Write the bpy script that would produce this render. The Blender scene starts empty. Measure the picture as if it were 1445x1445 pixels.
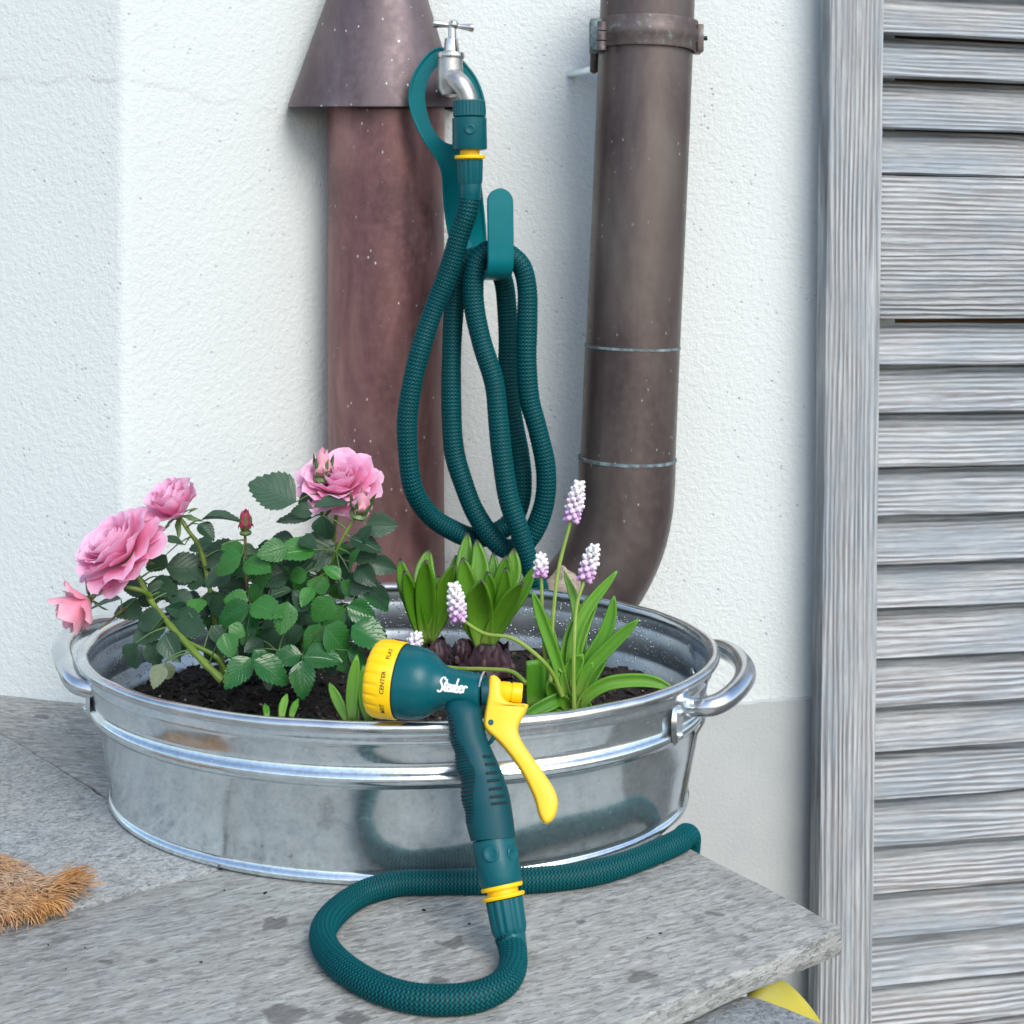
import bpy, bmesh, math, random
import numpy as np
from mathutils import Vector, Matrix, noise
random.seed(7); np.random.seed(7)
R = math.radians
S = bpy.context.scene

# ------------------------------------------------------------------ camera, light, exposure
CAMZ, F, HY, CX = 0.449, 2000.0, 330.0, 722.5          # photograph pixels (1445 wide)
cam = bpy.data.cameras.new('camera'); cam_o = bpy.data.objects.new('camera', cam)
S.collection.objects.link(cam_o); S.camera = cam_o
cam_o.location = (0, 0, CAMZ); cam_o.rotation_euler = (R(90), 0, 0)
cam.lens = F / 1445 * 36; cam.sensor_width = 36; cam.shift_y = -(722.5 - HY) / 1445
cam.clip_start = 0.02; cam.clip_end = 400
cam.dof.use_dof = True; cam.dof.focus_distance = 1.02; cam.dof.aperture_fstop = 20

W = bpy.data.worlds.new('World'); S.world = W; W.use_nodes = True
wn = W.node_tree; wn.nodes.clear()
sky = wn.nodes.new('ShaderNodeTexSky'); sky.sky_type = 'NISHITA'; sky.sun_disc = False
SUN = Vector((0.36, -0.66, 0.66)).normalized()
sky.sun_elevation = math.asin(SUN.z); sky.sun_rotation = math.atan2(SUN.x, SUN.y)
sky.air_density = 1.0; sky.dust_density = 1.6; sky.ozone_density = 1.0
bg = wn.nodes.new('ShaderNodeBackground'); bg.inputs[1].default_value = 0.15
wo = wn.nodes.new('ShaderNodeOutputWorld')
wn.links.new(sky.outputs[0], bg.inputs[0]); wn.links.new(bg.outputs[0], wo.inputs[0])
sun = bpy.data.lights.new('sun', 'SUN'); sun.energy = 1.4; sun.angle = R(34); sun.color = (1.0, 0.985, 0.94)
sun_o = bpy.data.objects.new('sun', sun); S.collection.objects.link(sun_o)
sun_o.rotation_euler = SUN.to_track_quat('Z', 'Y').to_euler()
S.view_settings.view_transform = 'Standard'; S.view_settings.look = 'None'
S.view_settings.gamma = 1; S.view_settings.use_curve_mapping = False
S.view_settings.exposure = 0.66

# ------------------------------------------------------------------ geometry helpers
def P(px, py, d):                                       # photo pixel at distance d -> world
    return np.array([(px - CX) * d / F, d, CAMZ - (py - HY) * d / F])
def Gd(px, py, z=0.0):                                  # photo pixel on a horizontal plane
    d = (CAMZ - z) * F / (py - HY); return P(px, py, d)
def nrm(v):
    v = np.asarray(v, float); return v / (np.linalg.norm(v) + 1e-12)
def spline(pts, step):
    p = np.array(pts, float); n = len(p)
    q = np.vstack([2*p[0]-p[1], p, 2*p[-1]-p[-2]]); out = []
    for i in range(n-1):
        p0, p1, p2, p3 = q[i], q[i+1], q[i+2], q[i+3]
        t = np.linspace(0, 1, 24, endpoint=False)[:, None]
        out.append(.5*((2*p1)+(-p0+p2)*t+(2*p0-5*p1+4*p2-p3)*t*t+(-p0+3*p1-3*p2+p3)*t**3))
    out.append(p[-1:]); c = np.vstack(out)
    s = np.concatenate([[0], np.cumsum(np.linalg.norm(np.diff(c[:, :3], axis=0), axis=1))])
    m = max(2, int(round(s[-1]/step))+1); ss = np.linspace(0, s[-1], m)
    return np.stack([np.interp(ss, s, c[:, k]) for k in range(c.shape[1])], 1)
def frames(path, up=(0, 0, 1)):
    T = np.gradient(path, axis=0); T /= np.linalg.norm(T, axis=1)[:, None] + 1e-12
    u = np.array(up, float)
    if abs(np.dot(u, T[0])) > .95: u = np.array([1., 0, 0])
    N = np.zeros_like(T); n = nrm(u - T[0]*np.dot(u, T[0])); N[0] = n
    for i in range(1, len(T)):
        n = N[i-1] - T[i]*np.dot(N[i-1], T[i]); N[i] = nrm(n)
    return T, N, np.cross(T, N)
class MB:
    def __init__(s): s.v = []; s.f = []; s.uv = None; s.at = {}
    def add(s, v, f):
        o = len(s.v); s.v.extend([tuple(map(float, x)) for x in v]); s.f.extend([tuple(i+o for i in q) for q in f]); return s
    def grid(s, rings, closed=True, cap=True):
        n = len(rings[0]); v = [p for r in rings for p in r]; f = []
        m = n if closed else n-1
        for i in range(len(rings)-1):
            for j in range(m):
                k = (j+1) % n
                f.append((i*n+j, i*n+k, (i+1)*n+k, (i+1)*n+j))
        if cap and closed:
            f.append(tuple(range(n-1, -1, -1))); f.append(tuple((len(rings)-1)*n+j for j in range(n)))
        return s.add(v, f)
    def tube(s, path, r, seg=10, cap=True, flat=1.0, up=(0, 0, 1)):
        path = np.asarray(path, float); T, N, B = frames(path, up)
        r = np.broadcast_to(np.asarray(r, float), (len(path),)); th = np.linspace(0, 2*math.pi, seg, endpoint=False)
        rings = [path[i] + r[i]*(np.cos(th)[:, None]*B[i] + flat*np.sin(th)[:, None]*N[i]) for i in range(len(path))]
        return s.grid(rings, True, cap)
    def lathe(s, o, axis, prof, seg=24, cap=True, fn=None, ref=(0, 0, 1)):
        A = nrm(axis); u = np.array(ref, float)
        if abs(np.dot(u, A)) > .95: u = np.array([1., 0, 0])
        e1 = nrm(u - A*np.dot(u, A)); e2 = np.cross(A, e1); th = np.linspace(0, 2*math.pi, seg, endpoint=False)
        rings = []
        for a, r in prof:
            rr = np.full(seg, r) if fn is None else np.array([fn(a, r, t) for t in th])
            rings.append(np.array(o) + A*a + rr[:, None]*(np.cos(th)[:, None]*e1 + np.sin(th)[:, None]*e2))
        return s.grid(rings, True, cap)
    def box(s, lo, hi, M=None):
        x0, y0, z0 = lo; x1, y1, z1 = hi
        v = [(x0,y0,z0),(x1,y0,z0),(x1,y1,z0),(x0,y1,z0),(x0,y0,z1),(x1,y0,z1),(x1,y1,z1),(x0,y1,z1)]
        if M is not None: v = [M @ Vector(q) for q in v]
        return s.add(v, [(0,3,2,1),(4,5,6,7),(0,1,5,4),(1,2,6,5),(2,3,7,6),(3,0,4,7)])
    def prism(s, poly, nvec):                            # poly: list of world points, extruded by nvec
        n = len(poly); v = [np.array(p) for p in poly] + [np.array(p)+np.array(nvec) for p in poly]
        f = [tuple(range(n)), tuple(range(2*n-1, n-1, -1))] + [(i, i+n, (i+1) % n+n, (i+1) % n) for i in range(n)]
        return s.add(v, f)
    def sphere(s, c, r, seg=8, rings=5, sc=(1, 1, 1)):
        c = np.array(c); v = [c+np.array([0, 0, r*sc[2]])]; f = []
        for i in range(1, rings):
            for j in range(seg):
                t = math.pi*i/rings; a = 2*math.pi*j/seg
                v.append(c + r*np.array([math.sin(t)*math.cos(a)*sc[0], math.sin(t)*math.sin(a)*sc[1], math.cos(t)*sc[2]]))
        v.append(c-np.array([0, 0, r*sc[2]])); L = len(v)-1
        for j in range(seg): f.append((0, 1+j, 1+(j+1) % seg))
        for i in range(rings-2):
            for j in range(seg):
                a = 1+i*seg+j; b = 1+i*seg+(j+1) % seg; f.append((a, a+seg, b+seg, b))
        for j in range(seg): f.append((1+(rings-2)*seg+(j+1) % seg, 1+(rings-2)*seg+j, L))
        return s.add(v, f)
    def mesh(s, name, off=(0, 0, 0), bevel=0, bseg=2, sharp=38, recalc=True):
        m = bpy.data.meshes.new(name); o = np.array(off, float)
        m.from_pydata([tuple(np.array(p)-o) for p in s.v], [], s.f)
        if bevel or recalc:
            b = bmesh.new(); b.from_mesh(m)
            if recalc: bmesh.ops.recalc_face_normals(b, faces=b.faces)
            if bevel:
                es = [e for e in b.edges if len(e.link_faces) == 2 and e.calc_face_angle(0) > R(30)]
                bmesh.ops.bevel(b, geom=es, offset=bevel, segments=bseg, affect='EDGES', profile=.5, clamp_overlap=True)
            b.to_mesh(m); b.free()
        m.polygons.foreach_set('use_smooth', [True]*len(m.polygons))
        if sharp: m.set_sharp_from_angle(angle=R(sharp))
        return m
    def build(s, name, mat, parent=None, local=False, **kw):
        off = (0, 0, 0) if (parent is None or local) else tuple(ORG[parent.name])
        m = s.mesh(name, off, **kw); m.materials.append(mat)
        return link(name, m, parent)
ORG = {}
def link(name, data, parent=None, M=None):
    o = bpy.data.objects.new(name, data); S.collection.objects.link(o)
    if parent is not None: o.parent = parent
    ORG[o.name] = ORG[parent.name] if parent is not None else np.zeros(3)
    if M is not None: o.matrix_basis = Matrix.Translation(-Vector(ORG[o.name])) @ M
    return o
def tag(o, label, cat, group=None, kind=None):
    o['label'] = label; o['category'] = cat
    if group: o['group'] = group
    if kind: o['kind'] = kind
    return o
def thing(name, label, cat, loc, group=None):
    o = bpy.data.objects.new(name, None); S.collection.objects.link(o); o.location = tuple(loc)
    o.empty_display_size = .02; ORG[o.name] = np.array(loc, float); return tag(o, label, cat, group)

# ------------------------------------------------------------------ material helpers
class NT:
    def __init__(s, name):
        s.m = bpy.data.materials.new(name); s.m.use_nodes = True; s.t = s.m.node_tree; s.t.nodes.clear()
        s.out = s.n('ShaderNodeOutputMaterial'); s.b = s.n('ShaderNodeBsdfPrincipled'); s.l(s.b.outputs[0], s.out.inputs[0])
    def n(s, t, **k):
        x = s.t.nodes.new(t)
        for a, b in k.items(): setattr(x, a, b)
        return x
    def l(s, a, b): s.t.links.new(a, b)
    def put(s, v, sock):
        if hasattr(v, 'links') or isinstance(v, bpy.types.NodeSocket): s.l(v, sock)
        else: sock.default_value = v
    def coord(s, kind='Object', scale=(1, 1, 1), rot=(0, 0, 0), loc=(0, 0, 0)):
        if kind == 'World': c = s.n('ShaderNodeNewGeometry').outputs['Position']
        else: c = s.n('ShaderNodeTexCoord').outputs[kind]
        if kind == 'Object' and False: pass
        mp = s.n('ShaderNodeMapping'); s.l(c, mp.inputs[0])
        mp.inputs['Scale'].default_value = scale; mp.inputs['Rotation'].default_value = rot; mp.inputs['Location'].default_value = loc
        return mp.outputs[0]
    def noise(s, vec, scale, detail=4, rough=.55, dist=0):
        x = s.n('ShaderNodeTexNoise'); s.l(vec, x.inputs['Vector']); x.inputs['Scale'].default_value = scale
        x.inputs['Detail'].default_value = detail; x.inputs['Roughness'].default_value = rough; x.inputs['Distortion'].default_value = dist
        return x.outputs['Fac']
    def voro(s, vec, scale, out='Distance', feature='F1'):
        x = s.n('ShaderNodeTexVoronoi', feature=feature); s.l(vec, x.inputs['Vector']); x.inputs['Scale'].default_value = scale
        return x.outputs[out]
    def ramp(s, fac, stops):
        x = s.n('ShaderNodeValToRGB'); s.l(fac, x.inputs[0]); e = x.color_ramp.elements
        while len(e) < len(stops): e.new(.5)
        for i, (p, c) in enumerate(stops):
            e[i].position = p; e[i].color = (c[0], c[1], c[2], 1) if hasattr(c, '__len__') else (c, c, c, 1)
        return x.outputs[0]
    def mix(s, fac, a, b, blend='MIX'):
        x = s.n('ShaderNodeMix', data_type='RGBA', blend_type=blend); s.put(fac, x.inputs[0])
        s.put(a if not isinstance(a, tuple) else (*a[:3], 1), x.inputs[6]); s.put(b if not isinstance(b, tuple) else (*b[:3], 1), x.inputs[7])
        return x.outputs[2]
    def math(s, op, a, b=0.0, c=0.0):
        x = s.n('ShaderNodeMath', operation=op); s.put(a, x.inputs[0]); s.put(b, x.inputs[1]); s.put(c, x.inputs[2]); return x.outputs[0]
    def bump(s, h, strength=.3, dist=.001, normal=None):
        x = s.n('ShaderNodeBump'); s.l(h, x.inputs['Height']); x.inputs['Strength'].default_value = strength; x.inputs['Distance'].default_value = dist
        if normal: s.l(normal, x.inputs['Normal'])
        return x.outputs[0]
    def rnd(s): return s.n('ShaderNodeObjectInfo').outputs['Random']
    def done(s, color=None, rough=None, metal=0, normal=None, **k):
        b = s.b.inputs
        if color is not None: s.put(color if not isinstance(color, tuple) else (*color[:3], 1), b['Base Color'])
        if rough is not None: s.put(rough, b['Roughness'])
        b['Metallic'].default_value = metal
        if normal is not None: s.l(normal, b['Normal'])
        for a, v in k.items(): s.put(v, b[a.replace('_', ' ')])
        return s.m
def plastic(name, col, rough=.35, var=.12, spec=.5):
    t = NT(name); v = t.coord('World'); n = t.noise(v, 60, 3)
    c = t.mix(n, tuple(x*(1-var) for x in col), tuple(min(1, x*(1+var)) for x in col))
    n2 = t.noise(v, 900, 2)
    return t.done(c, t.ramp(t.noise(v, 40, 4), [(.3, rough-.06), (.7, rough+.1)]), 0, t.bump(n2, .15, .0004), Specular_IOR_Level=spec)

# wall render
def wall_mat(name, tint, bump_s, crack=True):
    t = NT(name); v = t.coord('World')
    big = t.noise(v, 4.5, 5, .6); g = t.noise(v, 170, 3, .6); g2 = t.noise(v, 420, 2, .5)
    pit = t.voro(v, 110); pitm = t.ramp(pit, [(.08, 0), (.2, 1)])
    pitsel = t.ramp(t.noise(v, 33, 2), [(.55, 1), (.62, 0)])
    pits = t.math('MAXIMUM', pitm, pitsel)
    col = t.mix(t.ramp(big, [(.3, 0), (.75, 1)]), tuple(x*.95 for x in tint), tint)
    h = t.math('ADD', t.math('MULTIPLY', g, .7), t.math('MULTIPLY', g2, .25)); h = t.math('ADD', h, t.math('MULTIPLY', pits, .35))
    col = t.mix(t.math('MULTIPLY', t.math('SUBTRACT', 1.0, pits), .5), col, (.3, .32, .32))
    if crack:
        sx = t.n('ShaderNodeSeparateXYZ'); t.l(v, sx.inputs[0])
        nv = t.coord('World', (1, 0.2, 0.05)); w = t.noise(nv, 26, 5, .62)
        line = t.math('ADD', t.math('MULTIPLY', w, .05), .574)
        line = t.math('SUBTRACT', line, t.math('MULTIPLY', t.math('MAXIMUM', t.math('ADD', sx.outputs[0], .40), 0.0), .16))
        dd = t.math('ABSOLUTE', t.math('SUBTRACT', sx.outputs[2], line))
        cm = t.ramp(dd, [(.0, 1), (.0009, 0)])
        lim = t.math('LESS_THAN', sx.outputs[0], -.24)
        cm = t.math('MULTIPLY', t.math('MULTIPLY', cm, lim), t.ramp(t.noise(v, 30, 3), [(.35, .2), (.6, 1)]))
        col = t.mix(t.math('MULTIPLY', cm, .24), col, (.22, .2, .18)); h = t.math('SUBTRACT', h, t.math('MULTIPLY', cm, .12))
    return t.done(col, .9, 0, t.bump(h, bump_s, .0034), Specular_IOR_Level=.2)
M_wall = wall_mat('wall_render', (.715, .765, .755), .62)
M_pil = wall_mat('wall_render_pilaster', (.66, .71, .70), .5)  # greyer than the main wall: shade of the left-turned pier put into the tint
t = NT('cement_plinth'); v = t.coord('World')
n1 = t.noise(v, 7, 6, .6); n2 = t.noise(v, 260, 3)
M_plinth = t.done(t.ramp(n1, [(.25, (.42, .45, .455)), (.6, (.50, .53, .525)), (.8, (.56, .58, .56))]), .92, 0, t.bump(n2, .5, .0012))

# stone
def stone_mat(name, ang, dark, light, streak):
    t = NT(name)
    v = t.coord('World', (streak, 1, 1), (0, 0, R(ang)))
    rt = t.n('ShaderNodeVectorRotate', rotation_type='Z_AXIS'); t.l(t.n('ShaderNodeNewGeometry').outputs['Position'], rt.inputs['Vector'])
    rt.inputs['Angle'].default_value = R(-ang)
    mp = t.n('ShaderNodeMapping'); t.l(rt.outputs[0], mp.inputs[0]); mp.inputs['Scale'].default_value = (streak, 1, 1)
    v = mp.outputs[0]; w = t.coord('World')
    a = t.noise(v, 70, 9, .74, .4); b = t.noise(v, 330, 4, .7, .2); c = t.noise(w, 9, 5, .6)
    pos_ = t.n('ShaderNodeNewGeometry').outputs['Position']; wob_ = t.n('ShaderNodeVectorMath', operation='ADD'); t.l(pos_, wob_.inputs[0])
    nz_ = t.n('ShaderNodeTexNoise'); t.l(pos_, nz_.inputs['Vector']); nz_.inputs['Scale'].default_value = 75; nz_.inputs['Detail'].default_value = 4
    nsc = t.n('ShaderNodeVectorMath', operation='SCALE'); t.l(nz_.outputs['Color'], nsc.inputs[0]); nsc.inputs['Scale'].default_value = .022; t.l(nsc.outputs[0], wob_.inputs[1])
    stain = None
    for sx_, sy_, sr_ in ((388, 1302, .011), (640, 1331, .0095), (902, 1378, .009), (402, 1431, .013), (500, 1436, .010), (620, 1388, .010), (152, 1358, .005), (206, 1357, .004), (690, 1060, .01), (60, 1010, .006), (1010, 1290, .005), (820, 1300, .004)):
        q_ = Gd(sx_, sy_); dn_ = t.n('ShaderNodeVectorMath', operation='DISTANCE'); t.l(wob_.outputs[0], dn_.inputs[0]); dn_.inputs[1].default_value = (q_[0]+.011, q_[1]+.011, .011)
        m_ = t.ramp(t.math('DIVIDE', dn_.outputs['Value'], sr_), [(.75, 1), (1.0, 0)]); stain = m_ if stain is None else t.math('MAXIMUM', stain, m_)
    spot = t.ramp(t.noise(mp.outputs[0], 21, 5, .62, .3), [(.64, 0), (.68, 1)])
    m = t.math('ADD', t.math('MULTIPLY', a, .62), t.math('MULTIPLY', b, .38))
    col = t.ramp(m, [(.36, dark), (.47, tuple(x*.45+y*.55 for x, y in zip(dark, light))), (.60, light)])
    col = t.mix(t.ramp(c, [(.35, 0), (.7, .4)]), col, (.36, .345, .30))
    col = t.mix(t.math('MULTIPLY', spot, .35), col, (.13, .125, .12))
    mp3 = t.n('ShaderNodeMapping'); t.l(rt.outputs[0], mp3.inputs[0]); mp3.inputs['Scale'].default_value = (min(.9, streak*1.05), 1, 1)
    dsh = t.ramp(t.noise(mp3.outputs[0], 270, 4, .65), [(.55, 0), (.585, 1)]); lsh = t.ramp(t.noise(mp3.outputs[0], 240, 4, .65, .4), [(.555, 0), (.59, 1)])
    col = t.mix(t.math('MULTIPLY', dsh, .42), col, (.10, .105, .105)); col = t.mix(t.math('MULTIPLY', lsh, .5), col, (.50, .52, .51)); col = t.mix(t.math('MULTIPLY', stain, .72), col, (.10, .098, .092))
    h = t.math('ADD', t.math('MULTIPLY', a, .6), t.math('MULTIPLY', b, .5)); h = t.math('SUBTRACT', h, t.math('MULTIPLY', dsh, .25))
    h = t.math('SUBTRACT', h, t.math('MULTIPLY', spot, .3))
    return t.done(col, t.ramp(b, [(.3, .5), (.7, .75)]), 0, t.bump(h, .75, .0035))
M_stone = stone_mat('stone_streaked', 26, (.13, .138, .132), (.41, .42, .395), .27)
M_stone2 = stone_mat('stone_speckled', 20, (.125, .145, .155), (.40, .435, .445), .8)
M_stone3 = stone_mat('stone_back', -14, (.11, .115, .11), (.35, .36, .345), .3)
t = NT('joint_mortar'); v = t.coord('World')
M_joint = t.done(t.ramp(t.noise(v, 90, 4), [(.3, (.11, .105, .10)), (.7, (.22, .21, .19))]), .95, 0, t.bump(t.noise(v, 400, 2), .5, .001))
t = NT('ground_paving'); v = t.coord('World')
M_ground = t.done(t.ramp(t.noise(v, 3, 6), [(.3, (.07, .068, .06)), (.7, (.13, .125, .11))]), .9, 0, t.bump(t.noise(v, 60, 4), .4, .004))

# copper
def copper(name, c1, c2, c3, rough, metal=.55, specks=1.0):
    t = NT(name); v = t.coord('World'); vs = t.coord('World', (1, 1, .35))
    a = t.noise(vs, 16, 6, .62, .5); b = t.noise(v, 130, 4, .6)
    col = t.ramp(a, [(.33, c1), (.50, c2), (.70, c3)])
    col = t.mix(t.math('MULTIPLY', t.ramp(b, [(.45, 0), (.75, 1)]), .25), col, c3)
    sp = t.ramp(t.voro(t.coord('World', (1, 1, .6)), 125), [(.07, 1), (.13, 0)])
    sel = t.ramp(t.noise(v, 24, 3), [(.50, 0), (.58, 1)])
    sm = t.math('MULTIPLY', t.math('MULTIPLY', sp, sel), specks)
    sp2 = t.math('MULTIPLY', t.ramp(t.voro(v, 46), [(.035, 1), (.075, 0)]), t.ramp(t.noise(v, 11, 2), [(.50, 0), (.56, .8)]))
    col = t.mix(sm, col, (.62, .64, .62)); col = t.mix(t.math('MULTIPLY', sp2, specks*.7), col, (.42, .47, .46))
    ro = t.ramp(b, [(.3, rough-.05), (.7, rough+.12)])
    h = t.math('ADD', t.math('MULTIPLY', b, .3), t.math('MULTIPLY', sm, .8))
    mt = t.math('MULTIPLY', t.math('SUBTRACT', 1.0, sm), metal)
    m = t.done(col, ro, metal, t.bump(h, .22, .0008)); t.l(mt, t.b.inputs['Metallic']); return m
M_cop_red = copper('copper_reddish', (.105, .052, .057), (.205, .100, .10), (.33, .185, .172), .37, .55, .8)
M_cop_cone = copper('copper_cone', (.075, .056, .062), (.118, .090, .098), (.19, .152, .16), .42, .5, 1.3)
M_cop_brn = copper('copper_brown', (.078, .056, .056), (.118, .092, .086), (.165, .14, .125), .36, .5, .5)
t = NT('verdigris'); v = t.coord('World'); a = t.noise(v, 120, 4)
M_verd = t.done(t.ramp(a, [(.35, (.10, .09, .085)), (.5, (.13, .19, .20)), (.75, (.28, .37, .38))]), .8, .1, t.bump(a, .4, .001))
t = NT('verdigris_band'); v = t.coord('World'); a = t.noise(v, 70, 5, .65)
M_band = t.done(t.ramp(a, [(.45, (.115, .088, .082)), (.60, (.15, .125, .12)), (.68, (.22, .30, .29)), (.8, (.5, .55, .53))]), .5, .45, t.bump(a, .3, .001))

# metals
t = NT('galvanised_steel'); v = t.coord('World'); vv = t.voro(v, 420, 'Color'); sv = t.n('ShaderNodeSeparateColor'); t.l(vv, sv.inputs[0])
a = t.noise(v, 26, 8, .72); b = t.noise(v, 300, 3); sc_ = t.noise(t.coord('World', (1, 1, 9)), 60, 5, .7)
f = t.math('ADD', t.math('ADD', t.math('MULTIPLY', sv.outputs[0], .17), t.math('MULTIPLY', a, .68)), t.math('MULTIPLY', sc_, .2))
col = t.ramp(f, [(.34, (.60, .68, .715)), (.5, (.72, .80, .83)), (.66, (.83, .89, .91))])
wp = t.math('MULTIPLY', t.ramp(t.noise(v, 110, 6, .75), [(.60, 0), (.70, 1)]), .45); col = t.mix(wp, col, (.74, .78, .79))
ro = t.math('ADD', t.ramp(f, [(.34, .09), (.64, .19)]), t.math('MULTIPLY', wp, .3))
M_galv = t.done(col, ro, .93, t.bump(t.math('ADD', a, t.math('MULTIPLY', b, .05)), .035, .003))
t = NT('galvanised_inside'); v = t.coord('World'); dr = t.ramp(t.voro(v, 330), [(.12, 1), (.30, 0)])
dr = t.math('MULTIPLY', dr, t.ramp(t.noise(v, 60, 3), [(.42, 0), (.52, 1)])); a = t.noise(v, 40, 5)
M_galv_in = t.done(t.ramp(a, [(.3, (.42, .48, .52)), (.7, (.62, .68, .71))]), t.ramp(dr, [(0, .36), (1, .06)]), .78, t.bump(dr, .9, .0012))
t = NT('galvanised_bright'); v = t.coord('World'); a = t.noise(v, 45, 5)
M_rim = t.done(t.ramp(a, [(.3, (.56, .60, .63)), (.7, (.78, .80, .81))]), t.ramp(a, [(.3, .16), (.7, .30)]), .97, t.bump(t.noise(v, 90, 4), .16, .0012))
t = NT('chrome_tap'); v = t.coord('World'); a = t.noise(v, 120, 5)
M_chrome = t.done(t.ramp(a, [(.3, (.52, .51, .49)), (.7, (.72, .71, .69))]), t.ramp(a, [(.35, .12), (.75, .3)]), .96, t.bump(t.noise(v, 700, 2), .15, .0006))
t = NT('cast_brass_nickel'); v = t.coord('World'); a = t.noise(v, 100, 5)
M_cast = t.done(t.ramp(a, [(.3, (.40, .39, .37)), (.7, (.62, .61, .585))]), .38, .9, t.bump(t.noise(v, 900, 2), .35, .0006))

# plastics
M_green = plastic('green_plastic', (.0006, .088, .106), .30, .12, .3)
M_grip = plastic('green_rubber', (.0006, .058, .074), .45, .12, .25)
M_hook = plastic('green_hook_plastic', (.0005, .140, .158), .3, .1, .2)
M_dark = plastic('dark_slot', (.002, .018, .022), .6)
M_yel = plastic('yellow_plastic', (.91, .55, .004), .33, .04, .35)
M_yel2 = plastic('yellow_trigger_plastic', (.93, .57, .035), .36, .03, .35)
M_print = plastic('black_print', (.03, .022, .01), .6)
M_white = plastic('white_print', (.82, .84, .84), .5, .02)
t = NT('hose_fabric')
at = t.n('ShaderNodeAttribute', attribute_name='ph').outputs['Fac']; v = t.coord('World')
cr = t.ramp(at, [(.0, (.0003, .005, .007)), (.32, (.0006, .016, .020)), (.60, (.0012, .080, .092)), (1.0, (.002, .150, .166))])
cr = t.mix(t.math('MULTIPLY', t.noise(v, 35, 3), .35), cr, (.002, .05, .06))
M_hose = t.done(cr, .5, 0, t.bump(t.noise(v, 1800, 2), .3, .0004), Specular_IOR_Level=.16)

# wood
def wood(name, axis):
    t = NT(name)
    tc = t.n('ShaderNodeTexCoord').outputs['Object']; ad = t.n('ShaderNodeVectorMath', operation='ADD'); t.l(tc, ad.inputs[0])
    rn = t.n('ShaderNodeVectorMath', operation='SCALE'); rn.inputs[0].default_value = (3.1, 5.7, 9.3); t.l(t.rnd(), rn.inputs['Scale']); t.l(rn.outputs[0], ad.inputs[1])
    sc = {'x': (.075, 1, 1), 'z': (1, 1, .055)}[axis]
    mp = t.n('ShaderNodeMapping'); t.l(ad.outputs[0], mp.inputs[0]); mp.inputs['Scale'].default_value = sc; v = mp.outputs[0]
    a = t.noise(v, 300, 7, .74, .3); b = t.noise(v, 70, 4, .6, .5)
    mp2 = t.n('ShaderNodeMapping'); t.l(ad.outputs[0], mp2.inputs[0]); mp2.inputs['Scale'].default_value = tuple(math.sqrt(x) for x in sc)
    c = t.noise(mp2.outputs[0], 22, 4, .6)
    f = t.math('ADD', t.math('MULTIPLY', a, .5), t.math('MULTIPLY', b, .5))
    col = t.ramp(f, [(.34, (.25, .25, .252)), (.50, (.38, .395, .40)), (.64, (.50, .53, .54))])
    col = t.mix(t.math('MULTIPLY', t.ramp(c, [(.42, 0), (.60, 1)]), .75), col, (.26, .31, .35))
    wv = t.n('ShaderNodeTexWave', wave_type='BANDS', bands_direction='Z' if axis == 'x' else 'X'); t.l(v, wv.inputs['Vector'])
    for k_, x_ in (('Scale', 54), ('Distortion', 15), ('Detail', 4), ('Detail Scale', .38), ('Detail Roughness', .62)): wv.inputs[k_].default_value = x_
    g_ = wv.outputs['Fac']; patch = t.ramp(t.noise(mp2.outputs[0], 30, 4), [(.38, .05), (.62, 1)])
    ln = t.math('MULTIPLY', t.ramp(g_, [(.06, 1), (.34, 0)]), patch); lt = t.math('MULTIPLY', t.ramp(g_, [(.62, 0), (.95, 1)]), patch)
    n5 = t.noise(v, 520, 3, .6); fine = t.ramp(n5, [(.40, 1), (.50, 0)])
    col = t.mix(t.math('MULTIPLY', lt, .55), col, (.64, .665, .67)); col = t.mix(t.math('MULTIPLY', fine, .22), col, (.16, .14, .13))
    col = t.mix(t.math('MULTIPLY', ln, .66), col, (.125, .100, .088))
    h = t.math('ADD', t.math('MULTIPLY', g_, .9), t.math('MULTIPLY', n5, .35))
    return t.done(col, .82, 0, t.bump(h, .8, .0016), Specular_IOR_Level=.25)
M_wx = wood('weathered_wood_across', 'x'); M_wz = wood('weathered_wood_upright', 'z')
t = NT('bare_brown_wood'); v = t.coord('Object', (.05, 1, 1)); a = t.noise(v, 300, 4)
M_wbrown = t.done(t.ramp(a, [(.3, (.07, .038, .024)), (.7, (.17, .10, .065))]), .85)

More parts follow.
